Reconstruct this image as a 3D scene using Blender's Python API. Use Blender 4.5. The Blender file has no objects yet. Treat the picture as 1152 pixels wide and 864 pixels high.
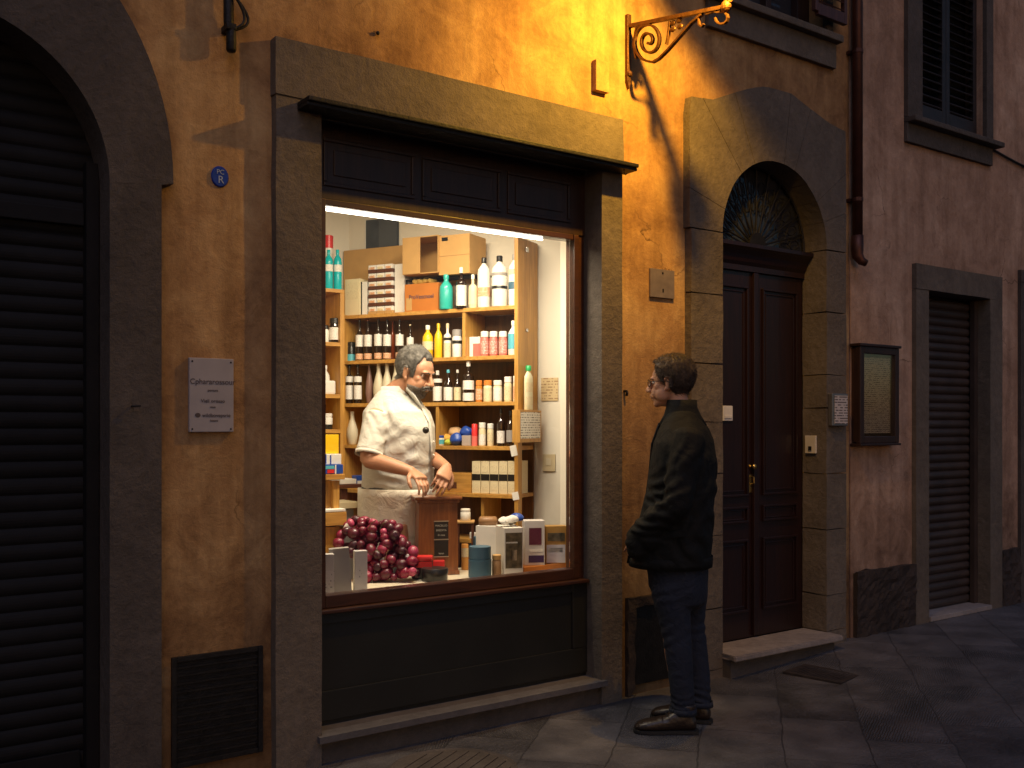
import bpy, bmesh, math, random
from mathutils import Vector, Matrix, noise, Quaternion
from math import radians as R, sin, cos, pi
random.seed(7)
SC = bpy.context.scene
COL = SC.collection
# ------------------------------------------------------------------ camera frame (metres; wall plane is y = 0, street is -y)
F = 1120.0; CX = 576.0; HZ = 478.0
CAM = Vector((-2.508, -3.925, 1.44))
RT = Vector((0.80945, -0.58718, 0)); FW = Vector((0.58718, 0.80945, 0)); UP = Vector((0, 0, 1))
def P(px, py, Z):
    return CAM + FW*Z + RT*((px-CX)/F*Z) + UP*((HZ-py)/F*Z)
def on(px, py, n=0.0):
    """point of the plane y = n seen at that place of the photograph"""
    tx = (px-CX)/F
    Z = (n-CAM.y)/(FW.y + tx*RT.y)
    return P(px, py, Z)
def gz(px, py, z=0.0):
    Z = F*(CAM.z-z)/(py-HZ)
    return P(px, py, Z)
def U(px, n=0.0): return on(px, 478, n).x
def ZZ(px, py, n=0.0): return on(px, py, n).z

# ------------------------------------------------------------------ materials
MATS = {}
def newmat(name):
    m = bpy.data.materials.new(name); m.use_nodes = True
    nt = m.node_tree; b = nt.nodes['Principled BSDF']
    return m, nt, b
def mat(name, col, rough=0.6, metal=0.0, var=0.12, scale=8.0, bump=0.0, bscale=60.0, spec=None, emis=None, trans=0.0, coat=0.0, stretch=None, col2=None, sheen=0.0, sss=0.0):
    if name in MATS: return MATS[name]
    m, nt, b = newmat(name); N = nt.nodes; L = nt.links
    tc = N.new('ShaderNodeTexCoord'); mp = N.new('ShaderNodeMapping'); L.new(tc.outputs['Object'], mp.inputs[0])
    if stretch: mp.inputs['Scale'].default_value = stretch
    nz = N.new('ShaderNodeTexNoise'); nz.inputs['Scale'].default_value = scale; nz.inputs['Detail'].default_value = 6
    L.new(mp.outputs[0], nz.inputs['Vector'])
    rp = N.new('ShaderNodeValToRGB')
    c2 = col2 or tuple(min(1, c*(1+var)) for c in col); c1 = tuple(c*(1-var) for c in col) if not col2 else col
    rp.color_ramp.elements[0].position = 0.3; rp.color_ramp.elements[1].position = 0.7
    rp.color_ramp.elements[0].color = (*c1, 1); rp.color_ramp.elements[1].color = (*c2, 1)
    L.new(nz.outputs['Fac'], rp.inputs[0]); L.new(rp.outputs[0], b.inputs['Base Color'])
    b.inputs['Roughness'].default_value = rough; b.inputs['Metallic'].default_value = metal
    if spec is not None: b.inputs['Specular IOR Level'].default_value = spec
    if trans: b.inputs['Transmission Weight'].default_value = trans
    if coat: b.inputs['Coat Weight'].default_value = coat
    if sheen: b.inputs['Sheen Weight'].default_value = sheen
    if sss:
        b.inputs['Subsurface Weight'].default_value = sss; b.inputs['Subsurface Scale'].default_value = 0.01
    if emis:
        b.inputs['Emission Color'].default_value = (*emis[0], 1); b.inputs['Emission Strength'].default_value = emis[1]
    if bump:
        n2 = N.new('ShaderNodeTexNoise'); n2.inputs['Scale'].default_value = bscale; n2.inputs['Detail'].default_value = 5
        L.new(mp.outputs[0], n2.inputs['Vector'])
        bp = N.new('ShaderNodeBump'); bp.inputs['Strength'].default_value = bump; bp.inputs['Distance'].default_value = 0.01
        L.new(n2.outputs['Fac'], bp.inputs['Height']); L.new(bp.outputs[0], b.inputs['Normal'])
    MATS[name] = m
    return m

def ramp(N, stops):
    r = N.new('ShaderNodeValToRGB'); e = r.color_ramp.elements
    while len(e) < len(stops): e.new(0.5)
    for i, (p, c) in enumerate(stops):
        e[i].position = p; e[i].color = (*c, 1) if len(c) == 3 else c
    return r

def mat_stucco(name, cA, cB, cC, low=None):
    m, nt, b = newmat(name); N = nt.nodes; L = nt.links
    tc = N.new('ShaderNodeTexCoord')
    def noise_(s, d=8, st=(1,1,1), dist=0.0, rough=0.6):
        mp = N.new('ShaderNodeMapping'); mp.inputs['Scale'].default_value = st; L.new(tc.outputs['Object'], mp.inputs[0])
        n = N.new('ShaderNodeTexNoise'); n.inputs['Scale'].default_value = s; n.inputs['Detail'].default_value = d
        n.inputs['Distortion'].default_value = dist; n.inputs['Roughness'].default_value = rough
        L.new(mp.outputs[0], n.inputs['Vector']); return n
    n1 = noise_(1.3, 8, dist=0.8); n2 = noise_(5.5, 9, dist=0.5, rough=0.7); n3 = noise_(3.0, 6, (3,3,.35), rough=0.6); n4 = noise_(38, 6, rough=.7); n5 = noise_(150, 4)
    r1 = ramp(N, [(0.32, cA), (0.5, cB), (0.68, cC)])
    mx = N.new('ShaderNodeMath'); mx.operation = 'ADD'; L.new(n1.outputs['Fac'], mx.inputs[0])
    m2 = N.new('ShaderNodeMath'); m2.operation = 'MULTIPLY_ADD'; L.new(n2.outputs['Fac'], m2.inputs[0]); m2.inputs[1].default_value = 0.7; m2.inputs[2].default_value = -0.35
    L.new(m2.outputs[0], mx.inputs[1]); L.new(mx.outputs[0], r1.inputs[0])
    # rain streaks and grime
    st = ramp(N, [(0.36, (0.55,0.52,0.5)), (0.56, (1,1,1))]); L.new(n3.outputs['Fac'], st.inputs[0])
    mul = N.new('ShaderNodeMixRGB'); mul.blend_type = 'MULTIPLY'; mul.inputs[0].default_value = 0.55
    L.new(r1.outputs[0], mul.inputs[1]); L.new(st.outputs[0], mul.inputs[2])
    fine = ramp(N, [(0.3, (0.72,0.7,0.68)), (0.62, (1.0,1.0,1.0)), (0.8, (1.15,1.13,1.1))]); L.new(n4.outputs['Fac'], fine.inputs[0])
    mul2 = N.new('ShaderNodeMixRGB'); mul2.blend_type = 'MULTIPLY'; mul2.inputs[0].default_value = 0.6
    L.new(mul.outputs[0], mul2.inputs[1]); L.new(fine.outputs[0], mul2.inputs[2])
    # splash-back dirt towards the pavement, with an irregular edge
    sp = N.new('ShaderNodeSeparateXYZ'); L.new(tc.outputs['Object'], sp.inputs[0])
    ad = N.new('ShaderNodeMath'); ad.operation = 'MULTIPLY_ADD'; L.new(n2.outputs['Fac'], ad.inputs[0]); ad.inputs[1].default_value = 1.1
    L.new(sp.outputs['Z'], ad.inputs[2])
    rz = ramp(N, [(0.62, (0.30,0.27,0.26)), (1.0, (1,1,1))])
    mr = N.new('ShaderNodeMapRange'); mr.inputs['From Min'].default_value = 0.0; mr.inputs['From Max'].default_value = 1.9
    L.new(ad.outputs[0], mr.inputs[0]); L.new(mr.outputs[0], rz.inputs[0])
    rz.color_ramp.elements[0].position = 0.45; rz.color_ramp.elements[1].position = 0.85
    mul3 = N.new('ShaderNodeMixRGB'); mul3.blend_type = 'MULTIPLY'; mul3.inputs[0].default_value = 0.8
    L.new(mul2.outputs[0], mul3.inputs[1]); L.new(rz.outputs[0], mul3.inputs[2])
    nw = noise_(2.2, 5); wm = N.new('ShaderNodeMixRGB'); wm.blend_type = 'ADD'; wm.inputs[0].default_value = .35; L.new(tc.outputs['Object'], wm.inputs[1]); L.new(nw.outputs['Color'], wm.inputs[2])
    vo = N.new('ShaderNodeTexVoronoi'); vo.feature = 'DISTANCE_TO_EDGE'; vo.inputs['Scale'].default_value = 1.5; L.new(wm.outputs[0], vo.inputs['Vector'])
    cr = ramp(N, [(0.0, (1,1,1)), (0.007, (0,0,0))]); L.new(vo.outputs['Distance'], cr.inputs[0])
    cm = noise_(1.1, 3); cmr = ramp(N, [(.52, (0,0,0)), (.62, (1,1,1))]); L.new(cm.outputs['Fac'], cmr.inputs[0])
    ck = N.new('ShaderNodeMath'); ck.operation = 'MULTIPLY'; L.new(cr.outputs[0], ck.inputs[0]); L.new(cmr.outputs[0], ck.inputs[1])
    pn = noise_(1.9, 7, dist=1.5, rough=.75); pr = ramp(N, [(.60, (1,1,1)), (.625, (.80,.78,.76))]); L.new(pn.outputs['Fac'], pr.inputs[0])
    mp4 = N.new('ShaderNodeMixRGB'); mp4.blend_type = 'MULTIPLY'; mp4.inputs[0].default_value = .75; L.new(mul3.outputs[0], mp4.inputs[1]); L.new(pr.outputs[0], mp4.inputs[2])
    mc = N.new('ShaderNodeMixRGB'); L.new(ck.outputs[0], mc.inputs[0]); L.new(mp4.outputs[0], mc.inputs[1]); mc.inputs[2].default_value = (cA[0]*.35, cA[1]*.35, cA[2]*.35, 1)
    L.new(mc.outputs[0], b.inputs['Base Color'])
    b.inputs['Roughness'].default_value = 0.88; b.inputs['Specular IOR Level'].default_value = 0.25
    h1 = N.new('ShaderNodeMath'); h1.operation = 'MULTIPLY_ADD'; L.new(n4.outputs['Fac'], h1.inputs[0]); h1.inputs[1].default_value = 0.5; L.new(n2.outputs['Fac'], h1.inputs[2])
    h2 = N.new('ShaderNodeMath'); h2.operation = 'MULTIPLY_ADD'; L.new(n5.outputs['Fac'], h2.inputs[0]); h2.inputs[1].default_value = 0.25; L.new(h1.outputs[0], h2.inputs[2])
    bp = N.new('ShaderNodeBump'); bp.inputs['Strength'].default_value = 0.45; bp.inputs['Distance'].default_value = 0.02
    L.new(h2.outputs[0], bp.inputs['Height']); L.new(bp.outputs[0], b.inputs['Normal'])
    MATS[name] = m; return m

def mat_stone(name, c1, c2, bump=0.8, scale=1.0, pits=True, rough=0.82):
    m, nt, b = newmat(name); N = nt.nodes; L = nt.links
    tc = N.new('ShaderNodeTexCoord')
    def noise_(s, d=8, dist=0.0, rough=0.65):
        n = N.new('ShaderNodeTexNoise'); n.inputs['Scale'].default_value = s*scale; n.inputs['Detail'].default_value = d
        n.inputs['Distortion'].default_value = dist; n.inputs['Roughness'].default_value = rough
        L.new(tc.outputs['Object'], n.inputs['Vector']); return n
    n1 = noise_(3, 8, .6); n2 = noise_(22, 8); n3 = noise_(110, 5)
    r1 = ramp(N, [(0.3, c1), (0.7, c2)]); L.new(n1.outputs['Fac'], r1.inputs[0])
    r2 = ramp(N, [(0.3, (0.6,0.58,0.56)), (0.7, (1.15,1.12,1.1))]); L.new(n2.outputs['Fac'], r2.inputs[0])
    mul = N.new('ShaderNodeMixRGB'); mul.blend_type = 'MULTIPLY'; mul.inputs[0].default_value = 0.55
    L.new(r1.outputs[0], mul.inputs[1]); L.new(r2.outputs[0], mul.inputs[2])
    r3 = ramp(N, [(0.30, (0.6,0.58,0.56)), (0.46, (1,1,1))]); L.new(n3.outputs['Fac'], r3.inputs[0])
    mul2 = N.new('ShaderNodeMixRGB'); mul2.blend_type = 'MULTIPLY'; mul2.inputs[0].default_value = 0.4
    L.new(mul.outputs[0], mul2.inputs[1]); L.new(r3.outputs[0], mul2.inputs[2])
    L.new(mul2.outputs[0], b.inputs['Base Color'])
    b.inputs['Roughness'].default_value = rough; b.inputs['Specular IOR Level'].default_value = 0.3
    h = N.new('ShaderNodeMath'); h.operation = 'MULTIPLY_ADD'; L.new(n3.outputs['Fac'], h.inputs[0]); h.inputs[1].default_value = 0.3; L.new(n2.outputs['Fac'], h.inputs[2])
    bp = N.new('ShaderNodeBump'); bp.inputs['Strength'].default_value = bump*.6; bp.inputs['Distance'].default_value = 0.02
    L.new(h.outputs[0], bp.inputs['Height']); L.new(bp.outputs[0], b.inputs['Normal'])
    MATS[name] = m; return m

def mat_wood(name, c1, c2, rough=0.45, axis='z', scale=1.0, bump=0.15, coat=0.0):
    m, nt, b = newmat(name); N = nt.nodes; L = nt.links
    tc = N.new('ShaderNodeTexCoord'); mp = N.new('ShaderNodeMapping'); L.new(tc.outputs['Object'], mp.inputs[0])
    s = {'z': (14,14,1.2), 'x': (1.2,14,14), 'y': (14,1.2,14)}[axis]; mp.inputs['Scale'].default_value = tuple(v*scale for v in s)
    n1 = N.new('ShaderNodeTexNoise'); n1.inputs['Scale'].default_value = 2.2; n1.inputs['Detail'].default_value = 8; n1.inputs['Distortion'].default_value = 1.2
    n2 = N.new('ShaderNodeTexNoise'); n2.inputs['Scale'].default_value = 9; n2.inputs['Detail'].default_value = 5
    L.new(mp.outputs[0], n1.inputs['Vector']); L.new(mp.outputs[0], n2.inputs['Vector'])
    r1 = ramp(N, [(0.3, c1), (0.68, c2)]); L.new(n1.outputs['Fac'], r1.inputs[0])
    r2 = ramp(N, [(0.35, (0.72,0.7,0.68)), (0.6, (1,1,1))]); L.new(n2.outputs['Fac'], r2.inputs[0])
    mul = N.new('ShaderNodeMixRGB'); mul.blend_type = 'MULTIPLY'; mul.inputs[0].default_value = 0.6
    L.new(r1.outputs[0], mul.inputs[1]); L.new(r2.outputs[0], mul.inputs[2]); L.new(mul.outputs[0], b.inputs['Base Color'])
    b.inputs['Roughness'].default_value = rough
    if coat: b.inputs['Coat Weight'].default_value = coat
    bp = N.new('ShaderNodeBump'); bp.inputs['Strength'].default_value = bump; bp.inputs['Distance'].default_value = 0.004
    L.new(n1.outputs['Fac'], bp.inputs['Height']); L.new(bp.outputs[0], b.inputs['Normal'])
    MATS[name] = m; return m

def mat_glass(name, tint=(1,1,1), k=1.0):
    """thin pane: clear with a Fresnel reflection"""
    m, nt, b = newmat(name); N = nt.nodes; L = nt.links
    N.remove(b); out = N['Material Output']
    t = N.new('ShaderNodeBsdfTransparent'); t.inputs[0].default_value = (*tint, 1)
    g = N.new('ShaderNodeBsdfGlossy'); g.inputs['Roughness'].default_value = 0.0; g.inputs[0].default_value = (1,1,1,1)
    f = N.new('ShaderNodeFresnel'); f.inputs[0].default_value = 1.45
    ml = N.new('ShaderNodeMath'); ml.operation = 'MULTIPLY'; ml.inputs[1].default_value = k; L.new(f.outputs[0], ml.inputs[0])
    mx = N.new('ShaderNodeMixShader'); L.new(ml.outputs[0], mx.inputs[0]); L.new(t.outputs[0], mx.inputs[1]); L.new(g.outputs[0], mx.inputs[2])
    L.new(mx.outputs[0], out.inputs[0]); MATS[name] = m; return m

def mat_print(name, paper, ink, rows=40.0, cover=0.5, wscale=120.0, rough=0.6, axis='z'):
    """paper with rows of tiny unreadable print (the photograph shows it as unreadable too)"""
    if name in MATS: return MATS[name]
    m, nt, b = newmat(name); N = nt.nodes; L = nt.links
    tc = N.new('ShaderNodeTexCoord'); sp = N.new('ShaderNodeSeparateXYZ'); L.new(tc.outputs['Object'], sp.inputs[0])
    ml = N.new('ShaderNodeMath'); ml.operation = 'MULTIPLY'; ml.inputs[1].default_value = rows; L.new(sp.outputs['Z'], ml.inputs[0])
    fr = N.new('ShaderNodeMath'); fr.operation = 'FRACT'; L.new(ml.outputs[0], fr.inputs[0])
    gt = N.new('ShaderNodeMath'); gt.operation = 'GREATER_THAN'; gt.inputs[1].default_value = 0.6; L.new(fr.outputs[0], gt.inputs[0])
    fl = N.new('ShaderNodeMath'); fl.operation = 'FLOOR'; L.new(ml.outputs[0], fl.inputs[0])
    cb = N.new('ShaderNodeCombineXYZ'); L.new(sp.outputs['X'], cb.inputs[0]); L.new(sp.outputs['Y'], cb.inputs[1]); 
    dv = N.new('ShaderNodeMath'); dv.operation = 'MULTIPLY'; dv.inputs[1].default_value = 0.37; L.new(fl.outputs[0], dv.inputs[0]); L.new(dv.outputs[0], cb.inputs[2])
    nz = N.new('ShaderNodeTexNoise'); nz.inputs['Scale'].default_value = wscale; nz.inputs['Detail'].default_value = 2; L.new(cb.outputs[0], nz.inputs['Vector'])
    g2 = N.new('ShaderNodeMath'); g2.operation = 'GREATER_THAN'; g2.inputs[1].default_value = 1-cover; L.new(nz.outputs['Fac'], g2.inputs[0])
    an = N.new('ShaderNodeMath'); an.operation = 'MULTIPLY'; L.new(gt.outputs[0], an.inputs[0]); L.new(g2.outputs[0], an.inputs[1])
    mx = N.new('ShaderNodeMixRGB'); mx.inputs[1].default_value = (*paper,1); mx.inputs[2].default_value = (*ink,1); L.new(an.outputs[0], mx.inputs[0])
    L.new(mx.outputs[0], b.inputs['Base Color']); b.inputs['Roughness'].default_value = rough
    MATS[name] = m; return m

# ------------------------------------------------------------------ objects
def tag(o, label=None, cat=None, group=None, kind=None):
    if label: o['label'] = label
    if cat: o['category'] = cat
    if group: o['group'] = group
    if kind: o['kind'] = kind
    return o
def empty(name, loc=(0,0,0), label=None, cat=None, group=None, rz=0.0, kind=None):
    o = bpy.data.objects.new(name, None); COL.objects.link(o); o.location = loc; o.rotation_euler.z = rz
    o.empty_display_size = 0.1
    return tag(o, label, cat, group, kind)
def mesh_obj(name, me, m=None, parent=None, smooth=False, loc=None):
    o = bpy.data.objects.new(name, me); COL.objects.link(o)
    if m is not None:
        me.materials.clear(); me.materials.append(m)
    if parent is not None: o.parent = parent
    if loc is not None: o.location = loc
    if smooth:
        me.polygons.foreach_set('use_smooth', [True]*len(me.polygons)); me.update()
    return o
def obj(name, bm, m=None, parent=None, smooth=False, world=True, loc=None):
    """links a bmesh; world=True: the mesh was built in world coordinates, shift it under its parent"""
    bmesh.ops.recalc_face_normals(bm, faces=bm.faces)
    if parent is not None and world:
        q = parent; M = Matrix.Identity(4)
        chain = []
        while q is not None: chain.append(q); q = q.parent
        for c in reversed(chain): M = M @ c.matrix_basis
        bm.transform(M.inverted())
    me = bpy.data.meshes.new(name); bm.to_mesh(me); bm.free()
    return mesh_obj(name, me, m, parent, smooth, loc)
def B(): return bmesh.new()
def autosmooth(o, ang=40):
    me = o.data; me.polygons.foreach_set('use_smooth', [True]*len(me.polygons))
    bm = bmesh.new(); bm.from_mesh(me)
    for e in bm.edges:
        if len(e.link_faces) == 2 and e.calc_face_angle(0) > R(ang): e.smooth = False
    bm.to_mesh(me); bm.free(); return o

def box(bm, x0, x1, y0, y1, z0, z1, bev=0.0, M=None):
    vs = [bm.verts.new((x, y, z)) for x in (x0,x1) for y in (y0,y1) for z in (z0,z1)]
    idx = [(0,1,3,2),(4,6,7,5),(0,4,5,1),(2,3,7,6),(0,2,6,4),(1,5,7,3)]
    fs = [bm.faces.new([vs[i] for i in f]) for f in idx]
    geo = vs
    if bev > 0:
        es = list({e for f in fs for e in f.edges})
        r = bmesh.ops.bevel(bm, geom=es, offset=bev, segments=2, profile=0.6, affect='EDGES', clamp_overlap=True)
        geo = list({v for f in r['faces'] for v in f.verts} | {v for v in vs if v.is_valid})
    if M is not None: bmesh.ops.transform(bm, matrix=M, verts=geo)
    return geo
def prism(bm, pts, a, b, axis='y'):
    """closed outline pts (2d) extruded between a and b; axis y: pts are (x, z); z: (x, y); x: (y, z)"""
    def mk(p, t):
        if axis == 'y': return (p[0], t, p[1])
        if axis == 'z': return (p[0], p[1], t)
        return (t, p[0], p[1])
    A = [bm.verts.new(mk(p, a)) for p in pts]; C_ = [bm.verts.new(mk(p, b)) for p in pts]
    n = len(pts)
    f1 = bm.faces.new(A); f2 = bm.faces.new(C_[::-1])
    for i in range(n): bm.faces.new((A[i], C_[i], C_[(i+1)%n], A[(i+1)%n]))
    return [f1, f2]
def strip(bm, inner, outer, y0, y1, axis='y'):
    """solid band between two equal-length open outlines (x, z), from y0 to y1"""
    n = len(inner)
    def mk(p, t): return bm.verts.new((p[0], t, p[1]))
    a0 = [mk(p, y0) for p in inner]; b0 = [mk(p, y0) for p in outer]; a1 = [mk(p, y1) for p in inner]; b1 = [mk(p, y1) for p in outer]
    for i in range(n-1):
        bm.faces.new((a0[i], a0[i+1], b0[i+1], b0[i])); bm.faces.new((a1[i+1], a1[i], b1[i], b1[i+1]))
        bm.faces.new((a0[i+1], a0[i], a1[i], a1[i+1])); bm.faces.new((b0[i], b0[i+1], b1[i+1], b1[i]))
    bm.faces.new((a0[0], b0[0], b1[0], a1[0])); bm.faces.new((a0[-1], a1[-1], b1[-1], b0[-1]))
def lathe(bm, prof, seg=20, loc=(0,0,0), M=None):
    """profile [(r, z)], closed at both ends"""
    rings = []
    allv = []
    for r, z in prof:
        if r < 1e-5: v = bm.verts.new((0,0,z)); rings.append([v]); allv.append(v)
        else:
            rg = [bm.verts.new((r*cos(2*pi*i/seg), r*sin(2*pi*i/seg), z)) for i in range(seg)]; rings.append(rg); allv += rg
    for a, b in zip(rings, rings[1:]):
        for i in range(seg):
            j = (i+1)%seg
            if len(a) == 1 and len(b) == 1: continue
            if len(a) == 1: bm.faces.new((a[0], b[j], b[i]))
            elif len(b) == 1: bm.faces.new((a[i], a[j], b[0]))
            else: bm.faces.new((a[i], a[j], b[j], b[i]))
    if len(rings[0]) > 1: bm.faces.new(rings[0][::-1])
    if len(rings[-1]) > 1: bm.faces.new(rings[-1])
    T = Matrix.Translation(loc) if M is None else M
    bmesh.ops.transform(bm, matrix=T, verts=allv)
    return allv
def tube(bm, pts, r, seg=8, closed=False, flat=None):
    """round (or flattened) bar along points; r number or list"""
    pts = [Vector(p) for p in pts]; n = len(pts)
    rr = r if isinstance(r, (list, tuple)) else [r]*n
    up = Vector((0,0,1)); prev = None; rings = []
    for i, p in enumerate(pts):
        if closed: t = (pts[(i+1)%n]-pts[i-1])
        else: t = pts[min(i+1,n-1)]-pts[max(i-1,0)]
        t.normalize()
        if prev is None:
            a = t.cross(up);
            if a.length < 1e-3: a = t.cross(Vector((1,0,0)))
            a.normalize()
        else:
            a = prev - t*prev.dot(t)
            a.normalize()
        prev = a; b = t.cross(a)
        k = flat or 1.0
        rings.append([bm.verts.new(p + a*rr[i]*cos(2*pi*j/seg)*k + b*rr[i]*sin(2*pi*j/seg)) for j in range(seg)])
    m = n if closed else n-1
    for i in range(m):
        A, C_ = rings[i], rings[(i+1)%n]
        for j in range(seg): bm.faces.new((A[j], A[(j+1)%seg], C_[(j+1)%seg], C_[j]))
    if not closed: bm.faces.new(rings[0][::-1]); bm.faces.new(rings[-1])
    return rings
def ribbon(bm, pts, w, th, side):
    """bar of rectangular section along pts; side = width direction"""
    pts = [Vector(p) for p in pts]; side = Vector(side).normalized(); n = len(pts); rings = []
    for i, p in enumerate(pts):
        t = (pts[min(i+1,n-1)]-pts[max(i-1,0)]).normalized(); nn = t.cross(side).normalized()
        rings.append([bm.verts.new(p + side*a*w/2 + nn*b*th/2) for a, b in ((-1,-1),(1,-1),(1,1),(-1,1))])
    for A, C_ in zip(rings, rings[1:]):
        for j in range(4): bm.faces.new((A[j], A[(j+1)%4], C_[(j+1)%4], C_[j]))
    bm.faces.new(rings[0][::-1]); bm.faces.new(rings[-1])
def loft(bm, rings, seg=20, e=2.0, dome=0.35):
    """rings: (centre, vector A, vector B) half axes; superellipse exponent e; rounded ends"""
    RR = []
    R0 = [(Vector(c), Vector(a), Vector(b)) for c, a, b in rings]
    def dm(c, a, b, out):
        r = min(a.length, b.length)*dome
        return [(c + out*r*0.7, a*0.72, b*0.72), (c + out*r, a*0.35, b*0.35)]
    o0 = (R0[0][0]-R0[1][0]).normalized(); o1 = (R0[-1][0]-R0[-2][0]).normalized()
    full = dm(*R0[0], o0)[::-1] + R0 + dm(*R0[-1], o1)
    for c, a, b in full:
        rg = []
        for i in range(seg):
            t = 2*pi*i/seg; ct, st = cos(t), sin(t)
            x = math.copysign(abs(ct)**(2/e), ct); y = math.copysign(abs(st)**(2/e), st)
            rg.append(bm.verts.new(c + a*x + b*y))
        RR.append(rg)
    for A, C_ in zip(RR, RR[1:]):
        for j in range(seg): bm.faces.new((A[j], A[(j+1)%seg], C_[(j+1)%seg], C_[j]))
    bm.faces.new(RR[0][::-1]); bm.faces.new(RR[-1])
def ell(bm, c, r, M=None, seg=16):
    g = bmesh.ops.create_uvsphere(bm, u_segments=seg, v_segments=seg//2+2, radius=1.0)
    T = Matrix.Translation(c) @ (M or Matrix.Identity(4)) @ Matrix.Diagonal((*r, 1))
    bmesh.ops.transform(bm, matrix=T, verts=g['verts'])
def fuse(bm, voxel=0.006, smooth=2, M=None):
    """voxel-remesh a pile of closed shapes into one continuous skin; returns a bmesh"""
    bmesh.ops.recalc_face_normals(bm, faces=bm.faces)
    me = bpy.data.meshes.new('tmp'); bm.to_mesh(me); bm.free()
    o = bpy.data.objects.new('tmp', me); COL.objects.link(o)
    md = o.modifiers.new('r', 'REMESH'); md.mode = 'VOXEL'; md.voxel_size = voxel; md.adaptivity = 0.0
    bpy.context.view_layer.update()
    dg = bpy.context.evaluated_depsgraph_get(); ev = o.evaluated_get(dg)
    out = bmesh.new(); out.from_mesh(ev.to_mesh()); ev.to_mesh_clear()
    bpy.data.objects.remove(o); bpy.data.meshes.remove(me)
    for _ in range(smooth): bmesh.ops.smooth_vert(out, verts=out.verts, factor=0.5, use_axis_x=True, use_axis_y=True, use_axis_z=True)
    if M is not None: out.transform(M)
    return out
def cut(me_obj, cutters):
    """boolean difference, applied; cutters: list of bmesh"""
    tmp = []
    for c in cutters:
        bmesh.ops.recalc_face_normals(c, faces=c.faces)
        me = bpy.data.meshes.new('c'); c.to_mesh(me); c.free(); co = bpy.data.objects.new('c', me); COL.objects.link(co); tmp.append(co)
        md = me_obj.modifiers.new('b', 'BOOLEAN'); md.operation = 'DIFFERENCE'; md.object = co; md.solver = 'EXACT'
    bpy.context.view_layer.update()
    dg = bpy.context.evaluated_depsgraph_get(); ev = me_obj.evaluated_get(dg)
    nm = bpy.data.meshes.new_from_object(ev); me_obj.modifiers.clear()
    old = me_obj.data; me_obj.data = nm; nm.name = old.name
    for co in tmp: bpy.data.objects.remove(co)
def text_bm(s, size, M, extr=0.0006, align='CENTER'):
    cu = bpy.data.curves.new('t', 'FONT'); cu.body = s; cu.size = size; cu.extrude = extr; cu.align_x = align; cu.align_y = 'CENTER'
    o = bpy.data.objects.new('t', cu); COL.objects.link(o); bpy.context.view_layer.update()
    dg = bpy.context.evaluated_depsgraph_get(); ev = o.evaluated_get(dg)
    bm = bmesh.new(); bm.from_mesh(ev.to_mesh()); ev.to_mesh_clear(); bpy.data.objects.remove(o); bpy.data.curves.remove(cu)
    bm.transform(M); return bm
def join_bm(dst, src):
    me = bpy.data.meshes.new('j'); src.to_mesh(me); src.free(); dst.from_mesh(me); bpy.data.meshes.remove(me); return dst
def wall_text(s, size, x, y, z, extr=0.0006):
    """text standing on a plane that faces the street (-y)"""
    return text_bm(s, size, Matrix.Translation((x, y, z)) @ Matrix.Rotation(pi/2, 4, 'X'), extr)
def arc(cx, cz, rx, rz, a0, a1, n):
    return [(cx + rx*cos(R(a0+(a1-a0)*i/n)), cz + rz*sin(R(a0+(a1-a0)*i/n))) for i in range(n+1)]
def jitter(bm, amp, sc=6.0, seed=0.0):
    for v in bm.verts: v.co += noise.noise_vector(v.co*sc + Vector((seed, seed*2, 0)))*amp

# palette
STUC_L = mat_stucco('ochre_stucco', (.27,.143,.065), (.42,.24,.105), (.56,.35,.16))
STUC_R = mat_stucco('rose_stucco', (.33,.20,.135), (.46,.29,.20), (.58,.39,.28))
STONE = mat_stone('grey_brown_sandstone', (.11,.088,.070), (.175,.142,.112), 0.9)
STONE_D = mat_stone('dark_sandstone', (.065,.054,.048), (.115,.095,.082), 0.9)
STONE_R = mat_stone('rough_plinth_stone', (.022,.016,.014), (.06,.043,.037), 1.3, 0.5)
SLAB = mat_stone('worn_step_stone', (.20,.17,.16), (.34,.30,.28), 0.4)
LEDGE = mat_stone('ledge_stone', (.085,.078,.082), (.13,.12,.122), 0.3)
DWOOD = mat_wood('dark_brown_wood', (.022,.010,.008), (.045,.02,.014), 0.42, 'z', 1.0, .25)
RWOOD = mat_wood('red_brown_frame_wood', (.035,.011,.005), (.065,.021,.009), 0.42, 'x', 1.0, .15, .3)
DOORW = mat_wood('oxblood_door_wood', (.011,.0032,.0032), (.019,.0055,.005), 0.4, 'z', 1.0, .3, .15)
BLACKP = mat('black_green_panel_paint', (.012,.012,.011), .45, var=.25, scale=4, bump=.05)
IRON = mat('wrought_iron', (.10,.045,.02), .5, .7, var=.35, scale=30, bump=.3, bscale=90)
IRON_D = mat('dark_iron', (.02,.018,.018), .55, .6, var=.3, scale=25, bump=.3, bscale=80)
COPPER = mat('copper_pipe', (.085,.032,.022), .48, .6, var=.35, scale=9)
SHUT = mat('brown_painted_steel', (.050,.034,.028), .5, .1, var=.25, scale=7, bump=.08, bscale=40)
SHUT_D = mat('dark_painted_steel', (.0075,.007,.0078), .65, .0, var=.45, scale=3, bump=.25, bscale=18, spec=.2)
SHUTW = mat('dark_shutter_paint', (.022,.018,.02), .55, var=.3, scale=10, bump=.1)
GLASS = mat_glass('window_glass', (1,1,1), .55)
GLASS_D = mat('dark_window_glass', (.03,.032,.04), .06, var=.0)
LAMP_W = 218; TUBE_W = 29; FILL_W = 25; SKY_S = .20; SKY_E = 2.0; SUN_S = .44
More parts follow.
